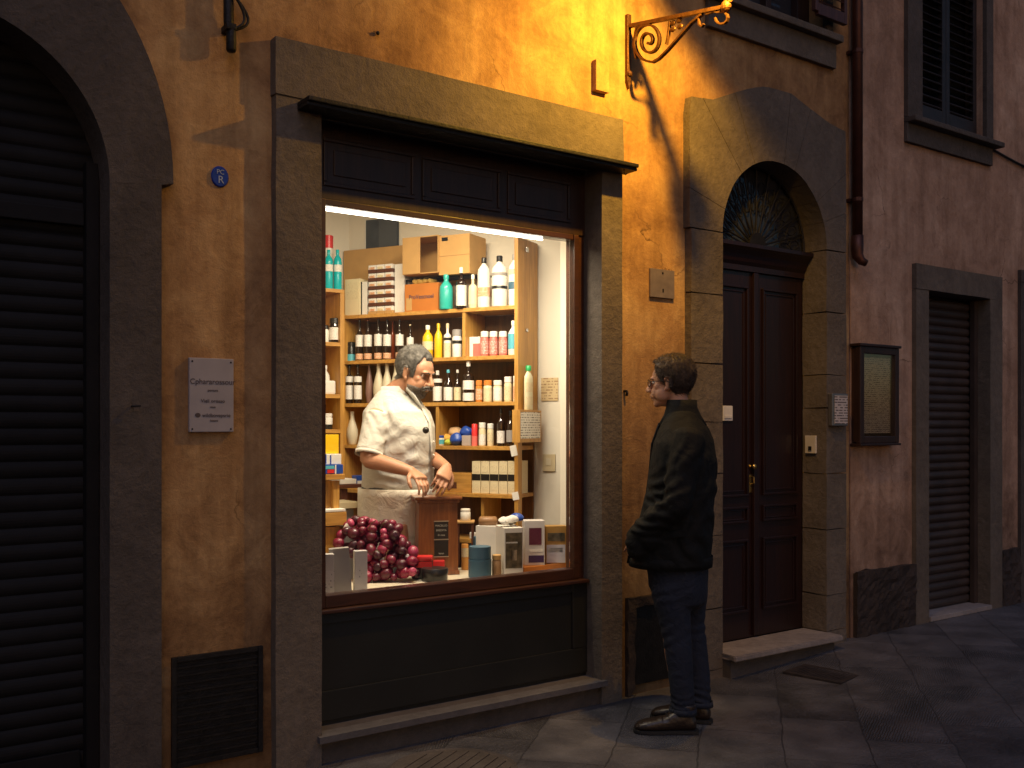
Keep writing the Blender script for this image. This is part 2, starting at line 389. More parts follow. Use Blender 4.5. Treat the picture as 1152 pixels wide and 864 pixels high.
# ================================================================== GROUND
def gh(x):   # the street climbs a little to the right
    t = min(1, max(0, (x-1.3)/2.2)); return 0.075*t*t*(3-2*t)
def mat_paving():
    m, nt, b = newmat('stone_paving'); N = nt.nodes; L = nt.links
    tc = N.new('ShaderNodeTexCoord')
    mp = N.new('ShaderNodeMapping'); mp.inputs['Rotation'].default_value = (0,0,R(-41)); L.new(tc.outputs['Object'], mp.inputs[0])
    nd = N.new('ShaderNodeTexNoise'); nd.inputs['Scale'].default_value = 6; nd.inputs['Detail'].default_value = 3; L.new(mp.outputs[0], nd.inputs['Vector'])
    av = N.new('ShaderNodeMixRGB'); av.blend_type = 'ADD'; av.inputs[0].default_value = 0.035; L.new(mp.outputs[0], av.inputs[1]); L.new(nd.outputs['Color'], av.inputs[2])
    br = N.new('ShaderNodeTexBrick'); br.inputs['Scale'].default_value = 1.0; br.inputs['Brick Width'].default_value = 0.62; br.inputs['Row Height'].default_value = 0.37
    br.inputs['Mortar Size'].default_value = 0.0032; br.inputs['Mortar Smooth'].default_value = 0.4; br.offset = 0.43; br.inputs['Bias'].default_value = 0
    br.inputs['Color1'].default_value = (0,0,0,1); br.inputs['Color2'].default_value = (1,1,1,1); br.inputs['Mortar'].default_value = (.5,.5,.5,1)
    L.new(av.outputs[0], br.inputs['Vector'])
    cr = ramp(N, [(0, (.082,.078,.086)), (.5, (.105,.099,.107)), (1, (.135,.126,.134))]); L.new(br.outputs['Color'], cr.inputs[0])
    n1 = N.new('ShaderNodeTexNoise'); n1.inputs['Scale'].default_value = 5; n1.inputs['Detail'].default_value = 9; L.new(tc.outputs['Object'], n1.inputs['Vector'])
    r1 = ramp(N, [(.3, (.55,.54,.53)), (.7, (1.2,1.18,1.15))]); L.new(n1.outputs['Fac'], r1.inputs[0])
    mu = N.new('ShaderNodeMixRGB'); mu.blend_type = 'MULTIPLY'; mu.inputs[0].default_value = .85; L.new(cr.outputs[0], mu.inputs[1]); L.new(r1.outputs[0], mu.inputs[2])
    mo = N.new('ShaderNodeMixRGB'); L.new(br.outputs['Fac'], mo.inputs[0]); L.new(mu.outputs[0], mo.inputs[1]); mo.inputs[2].default_value = (.060,.054,.056,1)
    L.new(mo.outputs[0], b.inputs['Base Color'])
    # chisel grooves, direction changes from slab to slab
    ro = N.new('ShaderNodeMapping'); ro.vector_type = 'POINT'; L.new(tc.outputs['Object'], ro.inputs[0])
    sc = N.new('ShaderNodeMath'); sc.operation = 'MULTIPLY'; sc.inputs[1].default_value = 2.6; L.new(br.outputs['Color'], sc.inputs[0])
    cx = N.new('ShaderNodeCombineXYZ'); L.new(sc.outputs[0], cx.inputs[2]); L.new(cx.outputs[0], ro.inputs['Rotation'])
    wv = N.new('ShaderNodeTexWave'); wv.inputs['Scale'].default_value = 26; wv.inputs['Distortion'].default_value = 5; wv.inputs['Detail'].default_value = 3; wv.inputs['Detail Scale'].default_value = 1.5
    L.new(ro.outputs[0], wv.inputs['Vector'])
    n2 = N.new('ShaderNodeTexNoise'); n2.inputs['Scale'].default_value = 34; n2.inputs['Detail'].default_value = 9; n2.inputs['Roughness'].default_value = .7; L.new(tc.outputs['Object'], n2.inputs['Vector'])
    n3 = N.new('ShaderNodeTexNoise'); n3.inputs['Scale'].default_value = 1.7; n3.inputs['Detail'].default_value = 2; L.new(tc.outputs['Object'], n3.inputs['Vector'])
    r3 = ramp(N, [(.45, (0,0,0)), (.62, (1,1,1))]); L.new(n3.outputs['Fac'], r3.inputs[0])
    wm = N.new('ShaderNodeMath'); wm.operation = 'MULTIPLY'; L.new(wv.outputs['Fac'], wm.inputs[0]); L.new(r3.outputs[0], wm.inputs[1])
    h1 = N.new('ShaderNodeMath'); h1.operation = 'MULTIPLY_ADD'; h1.inputs[1].default_value = .75; L.new(wm.outputs[0], h1.inputs[0]); L.new(n2.outputs['Fac'], h1.inputs[2])
    h1b = N.new('ShaderNodeMath'); h1b.operation = 'MULTIPLY_ADD'; h1b.inputs[1].default_value = 2.2; L.new(n1.outputs['Fac'], h1b.inputs[0]); L.new(h1.outputs[0], h1b.inputs[2])
    h2 = N.new('ShaderNodeMath'); h2.operation = 'MULTIPLY_ADD'; h2.inputs[1].default_value = -1.0; L.new(br.outputs['Fac'], h2.inputs[0]); L.new(h1b.outputs[0], h2.inputs[2])
    bp = N.new('ShaderNodeBump'); bp.inputs['Strength'].default_value = .95; bp.inputs['Distance'].default_value = .018; L.new(h2.outputs[0], bp.inputs['Height']); L.new(bp.outputs[0], b.inputs['Normal'])
    rr = ramp(N, [(.3, (.42,)*3), (.7, (.72,)*3)]); L.new(n1.outputs['Fac'], rr.inputs[0]); L.new(rr.outputs[0], b.inputs['Roughness'])
    b.inputs['Specular IOR Level'].default_value = .4
    MATS['paving'] = m; return m
PAV = mat_paving()
bm = B()
xs = [-60,-20,-8] + [-4+0.2*i for i in range(71)] + [14,25,60]; ys = [-60,-20,-8] + [-6+.25*i for i in range(30)] + [3, 20, 60]
grid = [[bm.verts.new((x, y, gh(x) + (0 if abs(x) > 12 or abs(y) > 8 else 0.006*noise.noise(Vector((x*1.3, y*1.3, 3)))))) for y in ys] for x in xs]
for i in range(len(xs)-1):
    for j in range(len(ys)-1): bm.faces.new((grid[i][j], grid[i+1][j], grid[i+1][j+1], grid[i][j+1]))
g = obj('street_paving', bm, PAV, smooth=True); tag(g, kind='structure')

# ================================================================== BUILDINGS
NS = -0.05          # face of the dressed stone
XJ = U(955)         # joint between the two houses
XL, XR, ZT, YB = -5.2, 10.0, 6.2, 0.42
# --- openings
AL_c, AL_r, AL_z = -2.11, 0.565, 2.34           # arched doorway, left
sw_x0, sw_x1 = U(362, NS)+.0, U(677, NS)         # shop opening between the jambs
sw_top = 2.80
LB0, LB1 = -0.893, U(700, NS)
LZ0, LZ1 = 2.80, 3.035
D_x0, D_x1 = U(813, NS), U(930, NS); D_c = (D_x0+D_x1)/2; D_r = (D_x1-D_x0)/2; D_z = 2.535
S_x0, S_x1 = U(1043, -.03), U(1112, -.03); S_top = ZZ(1043, 327, -.03)
W_x0, W_x1 = U(1036, -.03), U(1108, -.03); W_bot = ZZ(1036, 136, -.03)
M_x0, M_x1 = U(822, -.03), U(930, -.03)
M_bot = ZZ(885, 21, -.03)
NX0 = U(1146, -.02)

old = empty('ochre_corner_house', (0,0,0), 'ochre stucco house with the lit shop window and the arched wooden door', 'building')
new = empty('rose_house', (XJ+.02,0,0), 'rose brown stucco house with louvred shutters right of the copper downpipe', 'building')
def cutbox(x0, x1, z0, z1, y0=-1, y1=1):
    b_ = B(); box(b_, x0, x1, y0, y1, z0, z1); return b_
def cutarch(xc, r, zs, z0=-1, n=32, ry=None):
    b_ = B(); prism(b_, [(xc+r, z0)] + arc(xc, zs, r, ry or r, 0, 180, n) + [(xc-r, z0)], -1, 1); return b_
bm = B(); box(bm, XL, XJ, 0, YB, -.3, ZT)
w = obj('wall', bm, STUC_L, old)
cut(w, [cutarch(AL_c, AL_r+.05, AL_z), cutbox(sw_x0-.03, sw_x1+.12, -1, sw_top+.02), cutarch(D_c, D_r+.04, D_z), cutbox(M_x0, M_x1, M_bot, ZT-.5)])
bm = B(); box(bm, XJ+.0005, XR, -.012, YB, -.3, ZT)
w = obj('wall', bm, STUC_R, new)
cut(w, [cutbox(S_x0-.02, S_x1+.02, -1, S_top+.02), cutbox(W_x0, W_x1, W_bot, 4.95), cutbox(NX0+.12, NX0+1.0, -1, 2.9)])

# --- stone surround of the arched doorway on the left
def arch_pts(c, rx, rz, zs, n, z0=-.2):
    return [(c+rx, z0)] + arc(c, zs, rx, rz, 0, 180, n) + [(c-rx, z0)]
inn = arch_pts(AL_c, AL_r, AL_r, AL_z, 40); out_ = arch_pts(AL_c, .80, 1.0, AL_z+.03, 40)
out_[0] = (AL_c+.755, -.2); out_.insert(1, (AL_c+.755, AL_z+.02)); inn.insert(1, (AL_c+AL_r, AL_z+.001))
out_[-1] = (AL_c-.755, -.2)
bm = B(); strip(bm, inn, out_, NS, .20)
o = obj('stone_arch', bm, STONE_D, old); 
# shutter in it
def roller(name, parent, x0, x1, z0, z1, y, pitch, m, amp=.012, top=None):
    bm = B(); n = int((z1-z0)/pitch); prof = []
    for i in range(n):
        for k in range(6):
            t = k/6; prof.append((y - amp*max(0, sin(pi*t*1.0))**.7*(1 if k else 0), z0+(i+t)*pitch))
    prof.append((y, z0+n*pitch))
    a = [bm.verts.new((x0, p[0], p[1])) for p in prof]; b = [bm.verts.new((x1, p[0], p[1])) for p in prof]
    for i in range(len(prof)-1): bm.faces.new((a[i], b[i], b[i+1], a[i+1]))
    a2 = [bm.verts.new((x0, y+.02, prof[0][1])), bm.verts.new((x0, y+.02, prof[-1][1]))]; b2 = [bm.verts.new((x1, y+.02, prof[0][1])), bm.verts.new((x1, y+.02, prof[-1][1]))]
    bm.faces.new((a2[0], a2[1], b2[1], b2[0]))
    return obj(name, bm, m, parent)
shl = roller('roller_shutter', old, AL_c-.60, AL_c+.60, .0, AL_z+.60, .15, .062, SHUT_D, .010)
for v in shl.data.vertices: v.co.y += .004*noise.noise(v.co*2.3) + .0025*noise.noise(Vector((v.co.x*.8, 0, v.co.z*14))); v.co.z += .004*noise.noise(Vector((v.co.x*1.5, 2, v.co.z*6)))
bm = B(); box(bm, AL_c-.6, AL_c+.6, .205, .23, -.1, 3.0); obj('backing', bm, IRON_D, old)
bm = B(); box(bm, AL_c+.515, AL_c+.56, .09, .145, 0, AL_z+.1); obj('guide_rail', bm, SHUT_D, old)
bm = B(); box(bm, AL_c-.52, AL_c+.512, .11, .146, 2.20, 2.26, .004); obj('cross_bar', bm, SHUT_D, old)
bm = B(); box(bm, AL_c-.5, AL_c+.5, .118, .1335, .12, .2, .004); obj('bottom_bar', bm, SHUT_D, shl)
# ---- shop front stone: jambs and lintel
def stone_block(x0, x1, y0, y1, z0, z1, bev=.006, nx=1, nz=6, seed=0, amp=.004):
    b_ = B(); box(b_, x0, x1, y0, y1, z0, z1)
    bmesh.ops.subdivide_edges(b_, edges=b_.edges, cuts=3, use_grid_fill=True)
    bmesh.ops.subdivide_edges(b_, edges=[e for e in b_.edges if e.calc_length() > .12], cuts=3, use_grid_fill=True)
    for v in b_.verts:
        d = noise.noise_vector(v.co*5+Vector((seed,0,seed)))*amp
        v.co += Vector((d.x, d.y*.7 if v.co.y < 0 else 0, d.z))
    return b_
obj('jamb', stone_block(LB0, sw_x0, NS, .16, -.1, LZ0-.001, seed=1), STONE, old)
obj('jamb', stone_block(sw_x1, LB1, NS, .16, -.1, LZ0-.001, seed=2), STONE, old)
obj('lintel', stone_block(LB0-.004, LB1+.004, NS-.006, .16, LZ0+.001, LZ1, seed=3), STONE, old)
# canopy board over the shop window
bm = B(); box(bm, -.80, LB1+.012, -.165, .03, 2.763, 2.782, .004); box(bm, -.80, LB1+.012, -.150, -.052, 2.749, 2.762)
cb = obj('canopy_board', bm, IRON_D, old)
bm = B(); tube(bm, [(LB1-.06, -.13, 2.749), (LB1-.06, -.13, 2.732), (LB1-.05,-.13,2.724), (LB1-.04,-.13,2.732)], .003, 6); obj('hook', bm, IRON_D, cb)
# ---- shop window
YW = .09
wx0, wx1 = U(363, YW), U(657, YW)
wz0 = ZZ(363, 684, YW); wz1 = ZZ(365, 231, YW)
gx0, gx1 = U(365, YW), U(644, YW); gz0 = ZZ(365, 670, YW); 
gz1 = wz1
bm = B(); box(bm, sw_x0+.001, sw_x1-.001, .085, .15, gz1+.03, LZ0-.002); tp = obj('transom_panel', bm, DWOOD, old)
# three raised fields on the panel
pxs = [sw_x0+.05, sw_x0+.05+.50, sw_x0+1.04, sw_x1-.08]
for i in range(3):
    a, b_ = pxs[i]+.02, pxs[i+1]-.02
    bm = B()
    z0, z1 = gz1+.085, LZ0-.10
    for (x0, x1, c0, c1) in ((a,b_,z0,z0+.018),(a,b_,z1-.018,z1),(a,a+.018,z0+.019,z1-.019),(b_-.018,b_,z0+.019,z1-.019)): box(bm, x0, x1, .077, .0845, c0, c1, .004)
    box(bm, a+.05, b_-.05, .079, .0846, z0+.05, z1-.05, .004)
    obj('panel_moulding', bm, DWOOD, tp)
win = 'shop_window_frame'
bm = B()
box(bm, sw_x0+.001, gx0, .075, .145, gz0-.055, gz1+.028, .004)
box(bm, gx1, gx1+.032, .075, .145, gz0-.055, gz1+.028, .004)
box(bm, gx1+.034, sw_x1-.001, .092, .145, gz0-.055, gz1+.028, .003)
box(bm, gx0+.001, gx1-.001, .080, .145, gz1, gz1+.028, .003)
box(bm, gx0+.001, gx1-.001, .075, .145, gz0-.055, gz0, .004)
fr = obj('window_frame', bm, RWOOD, old)
bm = B(); box(bm, sw_x0+.001, sw_x1-.004, .040, .15, gz0-.075, gz0-.0565, .005); obj('window_sill', bm, RWOOD, fr)
bm = B(); box(bm, gx0+.0005, gx1-.0005, .110, .116, gz0+.0005, gz1-.0005); obj('glass_pane', bm, GLASS, fr)
# black stall riser
rz = gz0-.076
lz = ZZ(356, 826, -.02)
bm = B(); box(bm, sw_x0+.001, sw_x1-.001, .075, .15, .05, rz-.001); ri = obj('stall_riser', bm, BLACKP, old)
bm = B(); 
ra, rb, rc, rd = sw_x0+.03, sw_x1-.16, lz+.03, rz-.05
box(bm, sw_x0+.002, sw_x1-.002, .063, .0745, lz+.02, lz+.15, .003)
box(bm, sw_x1-.10, sw_x1-.002, .063, .0745, lz+.152, rz-.003, .003)
box(bm, sw_x0+.002, sw_x1-.102, .063, .0745, rz-.045, rz-.003, .003)
obj('riser_rail', bm, BLACKP, ri)
bm = stone_block(sw_x0-.02, sw_x1+.02, -.075, .075, lz-.028, lz+.0, seed=5, amp=.002); obj('stone_ledge', bm, LEDGE, old)
bm = B(); box(bm, sw_x0+.001, sw_x1-.001, -.03, .15, -.1, lz-.03); obj('ledge_base', bm, STONE_D, old)

# ---- arched door: stone surround made of separate-looking blocks
def door_arch():
    Lx = U(776, NS); Rx = U(952, NS)
    top = [on(952,148,NS), on(935,140,NS), on(915,125,NS), on(890,105,NS), on(862,97,NS), on(845,99,NS), on(830,103,NS), on(802,112,NS), on(776,108,NS)]
    top = [(p.x, p.z) for p in top]
    inn = [(D_x1, D_z-.0)] + arc(D_c, D_z, D_r, D_r, 0, 180, 40)[1:]
    # outer outline sampled by angle about the arch centre
    poly = [(Rx, D_z)] + top + [(Lx, D_z)]
    def hit(a):
        d = Vector((cos(a), sin(a))); best = None
        for p, q in zip(poly, poly[1:]):
            p_, q_ = Vector(p)-Vector((D_c, D_z)), Vector(q)-Vector((D_c, D_z)); e = q_-p_
            den = d.x*e.y-d.y*e.x
            if abs(den) < 1e-9: continue
            t = (p_.x*e.y-p_.y*e.x)/den; s = (p_.x*d.y-p_.y*d.x)/den
            if t > 0 and -1e-6 <= s <= 1+1e-6 and (best is None or t > best): best = t
        return (D_c+d.x*best, D_z+d.y*best)
    n = 44
    angs = [pi*i/n for i in range(n+1)]
    inn = [(D_c+D_r*cos(a), D_z+D_r*sin(a)) for a in angs]
    ou = [hit(a) for a in angs]
    cutsA = [0, 5, 9, 13, 17, 20, 24, 28, 32, 36, 40, 44]
    bm = B()
    for k, (a, b_) in enumerate(zip(cutsA, cutsA[1:])):
        ia, oa = inn[a:b_+1], ou[a:b_+1]
        # tiny joint
        g = .0011
        def sh(pts, s): 
            q = list(pts); v = Vector((-sin(angs[a if s > 0 else b_]), cos(angs[a if s > 0 else b_])))*g*s
            i = 0 if s > 0 else -1
            q[i] = (q[i][0]+v.x, q[i][1]+v.y); return q
        ia, oa = sh(sh(ia, 1), -1), sh(sh(oa, 1), -1)
        strip(bm, ia, oa, NS+.0012*((k*7)%3-1), .135)
    return bm, Lx, Rx
bm, dLx, dRx = door_arch(); obj('stone_arch', bm, STONE, old)
bm = B(); 
strip(bm, [(p[0], p[1]) for p in arc(D_c, D_z, D_r+.003, D_r+.003, 0, 180, 40)], [(p[0], p[1]) for p in arc(D_c, D_z, D_r+.05, D_r+.05, 0, 180, 40)], NS+.004, .134); obj('arch_backing', bm, STONE, old)
hts = [.10+gh(D_x0)*.5, .42, .80, 1.12, 1.50, 1.80, 2.16, D_z-.003]
for side in (0, 1):
    prev = -.1
    for i, h in enumerate(hts):
        h2 = h + (0 if i == len(hts)-1 else .05*((i*5+side*3)%4-1.5)*.6)
        if side == 0: bmx = stone_block(dLx+.012, D_x0, NS+.001*((i*3)%3-1), .132, prev+.003, h2-.003, seed=10+i, amp=.005)
        else: bmx = stone_block(D_x1, dRx, NS+.001*((i*5)%3-1), .132, prev+.003, h2-.003, seed=30+i, amp=.005)
        obj('door_jamb_block', bmx, STONE, old); prev = h2
# door leaf
YD = .135
dz0 = ZZ(815, 722, YD); dtop = ZZ(860, 303, YD)
bm = B(); box(bm, D_x0-.03, D_x1+.03, YD+.03, YD+.07, dz0-.02, D_z+.55); obj('backing', bm, IRON_D, old)
mid = U(848, YD)
bm = B(); 
# cornice over the door
cz0, cz1 = D_z-.165, D_z-.012
prof = [(.045, cz1), (.045, cz1-.022), (.062, cz1-.035), (.085, cz1-.06), (.10, cz1-.10), (.115, cz1-.12), (.115, cz0), (YD+.03, cz0), (YD+.03, cz1)]
A = [bm.verts.new((D_x0+.004, p[0], p[1])) for p in prof]; C2 = [bm.verts.new((D_x1-.004, p[0], p[1])) for p in prof]
bm.faces.new(A); bm.faces.new(C2[::-1])
for i in range(len(prof)): bm.faces.new((A[i], C2[i], C2[(i+1)%len(prof)], A[(i+1)%len(prof)]))
obj('door_cornice', bm, DOORW, old)
def leaf(x0, x1, name='door_leaf'):
    bm = B(); box(bm, x0, x1, YD, YD+.03, dz0, cz0-.002, .003)
    d = obj(name, bm, DOORW, old)
    hz = [dz0+.16, dz0+.60, dz0+.70, dz0+.80, dz0+.86, cz0-.09]
    for (a, b_) in ((hz[0], hz[1]), (hz[2], hz[3]), (hz[4], hz[5])):
        bm = B(); xa, xb = x0+.07, x1-.06
        for k, (off, w_, y) in enumerate(((0,.014,.016), (.03,.008,.007))):
            p0, p1, q0, q1 = xa+off, xb-off, a+off*min(1,(b_-a)*6), b_-off*min(1,(b_-a)*6)
            for (X0, X1, Z0, Z1) in ((p0,p1,q0,q0+w_),(p0,p1,q1-w_,q1),(p0,p0+w_,q0+w_+.0005,q1-w_-.0005),(p1-w_,p1,q0+w_+.0005,q1-w_-.0005)): box(bm, X0, X1, YD-y, YD-.0005, Z0, Z1, .003)
        obj('door_moulding', bm, DOORW, d)
    return d
l1 = leaf(D_x0+.002, mid-.002); l2 = leaf(mid+.002, D_x1-.002)
bm = B(); box(bm, mid-.022, mid+.022, YD-.022, YD-.0006, dz0+.01, cz0-.004, .005); obj('meeting_strip', bm, DOORW, l2)
kz = ZZ(843, 525, YD-.03)
BRASS = mat('brass', (.6,.42,.15), .25, .95, var=.1)
bm = B(); lathe(bm, [(.012,0),(.012,.004),(.006,.008),(.006,.022),(.014,.028),(.017,.036),(.012,.044),(0,.046)], 16, M=Matrix.Translation((mid-.035, YD, kz)) @ Matrix.Rotation(pi/2,4,'X')); obj('door_knob', bm, BRASS, l1, True)
bm = B(); box(bm, mid-.046, mid-.024, YD-.006, YD-.0004, kz-.16, kz-.05, .002); tube(bm, [(mid-.035, YD-.006, kz-.06), (mid-.035, YD-.03, kz-.065), (mid-.035, YD-.032, kz-.10), (mid-.035,YD-.006,kz-.11)], .0045, 8); obj('door_handle', bm, BRASS, l1)
# letter slot: white plate on the left leaf
lp = on(818, 465, YD); bm = B(); box(bm, lp.x-.045, lp.x+.04, YD-.009, YD-.0005, lp.z-.045, lp.z+.045, .003); box(bm, lp.x-.035, lp.x+.03, YD-.013, YD-.0095, lp.z-.03, lp.z-.012, .002)
obj('letter_plate', bm, mat('white_enamel', (.62,.60,.60), .35), l1)
# fanlight: iron rays and half rosette
fz = cz1+.0005
bm = B(); prism(bm, [(D_c+D_r-.01, fz)] + arc(D_c, D_z, D_r-.01, D_r-.01, 2, 178, 32) + [(D_c-D_r+.01, fz)], .128, .134); fl = obj('fanlight', bm, GLASS_D, old)
bm = B()
hub = (D_c, fz)
for i in range(1, 12):
    a = pi*i/12; ln = D_r-.012
    tube(bm, [(D_c+.07*cos(a), .108, fz+.07*sin(a)), (D_c+ln*cos(a), .108, fz+.0+(ln+.02)*sin(a))], .0055, 6)
for i in range(12):
    a = pi*(i+.5)/12
    for rr in (.26, .36):
        c = Vector((D_c+rr*cos(a), .108, fz+rr*sin(a))); pts = [c + Vector((cos(a), 0, sin(a)))*.045*cos(t) + Vector((-sin(a), 0, cos(a)))*.7*rr*pi/26*sin(t) for t in [2*pi*k/10 for k in range(10)]]
        tube(bm, pts, .0038, 5, True)
tube(bm, [(p[0], .108, p[1]) for p in arc(D_c, fz+.01, D_r-.02, D_r-.0, 0, 180, 26)], .008, 6)
obj('iron_rays', bm, IRON_D, fl)
bm = B(); prism(bm, arc(D_c, fz, .075, .085, 0, 180, 14), .095, .115); obj('rosette', bm, IRON_D, fl)
# doorstep
s0 = U(812, -.13); bm = B()
sz = ZZ(870, 727, -.15)
pts = [(D_x0+.002, .13), (D_x0+.002, NS-.02), (D_x0-.02, -.16), (D_x1+.012, -.165), (D_x1+.02, NS-.012), (D_x1-.002, NS-.012), (D_x1-.002, .13)]
prism(bm, pts, dz0-.035, dz0-.002, 'z'); bmesh.ops.bevel(bm, geom=[e for e in bm.edges], offset=.006, segments=2, affect='EDGES'); obj('doorstep', bm, SLAB, old)
bm = B(); box(bm, D_x0+.0, D_x1-.004, -.11, .13, -.1, dz0-.036); obj('step_base', bm, STONE_D, old)

# vent pit right of the shop (behind the man) with rough stone border
vx0, vx1 = U(706, -.02), U(768, -.02); vz1 = ZZ(715, 672, -.02); 
bm = B()
strip(bm, [(vx1-.05, .05), (vx1-.05, vz1-.05), (vx0+.05, vz1-.05), (vx0+.05, .05)], [(vx1, -.05), (vx1, vz1), (vx0, vz1), (vx0, -.05)], -.028, -.0005)
bmesh.ops.subdivide_edges(bm, edges=bm.edges, cuts=8, use_grid_fill=True)
for v in bm.verts:
    if v.co.y < -.01: v.co += noise.noise_vector(v.co*14)*.012
vo = obj('vent_surround', bm, STONE_R, old)
bm = B(); box(bm, vx0+.051, vx1-.051, -.012, -.0015, .051, vz1-.051, .002); obj('vent_cover', bm, IRON_D, vo)
# cellar grate on the left
a_, b2_ = on(196, 745, -.012), on(292, 735, -.012); gzt = ZZ(196, 743, -.012); gzb = ZZ(196, 862, -.012)
bm = B(); box(bm, a_.x, b2_.x, -.008, -.0005, gzb, gzt, .001); cg = obj('cellar_grate', bm, IRON_D, old)
bm = B(); W_ = b2_.x-a_.x
for (x0,x1,z0,z1) in ((a_.x-.012,a_.x+.008,gzb-.01,gzt+.012),(b2_.x-.008,b2_.x+.012,gzb-.01,gzt+.012),(a_.x+.009,b2_.x-.009,gzt-.008,gzt+.012),(a_.x+.009,b2_.x-.009,gzb-.01,gzb+.01)): box(bm, x0,x1,-.022,-.0085,z0,z1,.002)
for i in range(1, 13):
    z = gzb + (gzt-gzb)*i/13; box(bm, a_.x+.01, b2_.x-.01, -.018, -.009, z-.0035, z+.0035)
obj('grate_bars', bm, IRON_D, cg)
# key hole / iron peg left of the man's face
p = on(702, 441, -.0); bm = B(); tube(bm, [(p.x, .0, p.z+.004), (p.x, -.020, p.z+.004), (p.x+.003, -.022, p.z-.006), (p.x+.003, -.016, p.z-.020)], .007, 8); obj('wall_hook', bm, IRON_D, old)
p = on(152, 457, NS); bm = B(); tube(bm, [(p.x-.012, NS+.01, p.z), (p.x-.012, NS-.02, p.z), (p.x+.015, NS-.022, p.z+.002)], .004, 6); obj('iron_peg', bm, IRON_D, old)
p = on(423, 38, 0); bm = B(); tube(bm, [(p.x-.02, -.012, p.z+.001), (p.x, -.016, p.z)], .0016, 5); ell(bm, (p.x+.003, -.012, p.z), (.009,.009,.009), seg=8); obj('cable_clip', bm, IRON_D, old)
# stucco-covered junction box under the lamp
p0, p1 = on(670, 100, -.03), on(685, 77, -.03); bm = B(); box(bm, p0.x, p1.x, -.035, -.0005, p0.z-.005, p1.z+.03, .004); obj('junction_box', bm, STUC_L, old)

# ---- middle upper window (ochre house)
sill_z = ZZ(935, 46, -.07)
zt = ZT-.6
bm = B(); box(bm, M_x0-.20, M_x1+.115, -.075, .05, M_bot-.045, M_bot-.001, .006); wsl = obj('upper_sill', bm, STONE, old)
bm = B(); box(bm, M_x0-.18, M_x1+.10, -.03, -.0005, M_bot-.20, M_bot-.046, .004); obj('sill_apron', bm, STONE, old)
bm = B(); box(bm, M_x1-.0, M_x1+.06, -.035, -.0005, M_bot+.0005, 5.5, .004); obj('upper_window_trim', bm, STONE_D, old)
bm = B(); box(bm, M_x0+.001, M_x1-.001, .15, .16, M_bot+.001, 5.55); uw = obj('upper_window', bm, GLASS_D, old)
bm = B()
for (x0, x1) in ((M_x1-.12, M_x1-.002), (M_x1-.42, M_x1-.37), (M_x1-.85,M_x1-.78), (M_x0+.002, M_x0+.06)): box(bm, x0, x1, .10, .149, M_bot+.001, 5.5, .004)
box(bm, M_x0+.07, M_x1-.125, .105, .149, M_bot+.001, M_bot+.05, .004)
obj('window_bars', bm, DWOOD, uw)
# brown shutter folded against the wall beside the downpipe
sx0, sx1 = U(916, -.09), U(952, -.09); szb = ZZ(940, 24, -.09)
bm = B()
box(bm, sx0, sx0+.03, -.10, -.07, szb+.02, 5.4, .003); box(bm, sx1-.03, sx1, -.10, -.07, szb, 5.4, .003); box(bm, sx0+.031, sx1-.031, -.10, -.07, szb, szb+.07, .003)
for i in range(24):
    z = szb+.09+i*.05; box(bm, sx0+.0305, sx1-.0305, -.0135, .0135, -.004, .004, M=Matrix.Translation((0,-.085,z)) @ Matrix.Rotation(R(35),4,'X'))
obj('open_shutter', bm, mat_wood('brown_shutter_wood', (.06,.022,.018), (.10,.04,.03), .5), old)

# ================================================================== ROSE HOUSE
YN = -.012
# shutter doorway surround
so0, so1 = U(1030, -.04), U(1127, -.04); stop_o = ZZ(1030, 296, -.04)
bm = stone_block(so0, S_x0, -.045, .14, -.1, S_top, seed=50, amp=.003); obj('jamb', bm, STONE, new)
bm = stone_block(S_x1, so1, -.045, .14, -.1, S_top, seed=51, amp=.003); obj('jamb', bm, STONE, new)
bm = stone_block(so0, so1, -.047, .14, S_top+.002, stop_o, seed=52, amp=.003); obj('lintel', bm, STONE, new)
thz = ZZ(1080, 686, -.03)
rs = roller('roller_shutter', new, S_x0+.001, S_x1-.001, thz+.0, S_top-.002, .11, .062, SHUT, .020)
bm = B(); box(bm, S_x0+.0, S_x1-.0, .131, .14, 0, S_top); obj('backing', bm, IRON_D, new)
bm = B(); box(bm, S_x1-.05, S_x1-.002, .05, .085, thz+.001, S_top-.003); obj('guide_rail', bm, SHUT, rs)
bm = B(); box(bm, S_x0+.0015, S_x1-.0015, -.06, .13, thz-.035, thz-.0015, .004); obj('threshold', bm, SLAB, new)
bm = B(); box(bm, S_x0+.0015, S_x1-.0015, -.05, .13, -.1, thz-.0355); obj('threshold_base', bm, STONE_D, new)
# rough plinths
def rough(x0, x1, z0, z1, seed):
    b_ = B(); box(b_, x0, x1, YN-.028, YN-.0005, z0, z1)
    bmesh.ops.subdivide_edges(b_, edges=b_.edges, cuts=20, use_grid_fill=True)
    for v in b_.verts:
        if v.co.y < YN-.01: v.co += Vector((0, -1, 0))*(.022*abs(noise.noise(v.co*11+Vector((seed,0,0))))+.010*noise.noise(v.co*32))
        elif v.co.z > z1-.01: v.co.z += .02*noise.noise(v.co*8)
    return b_
obj('plinth', rough(XJ+.028, so0-.004, -.05, ZZ(990, 640, YN-.03), 1), STONE_R, new, False)
obj('plinth', rough(so1+.003, NX0-.02, -.05, ZZ(1137, 618, YN-.03), 2), STONE_R, new, False)
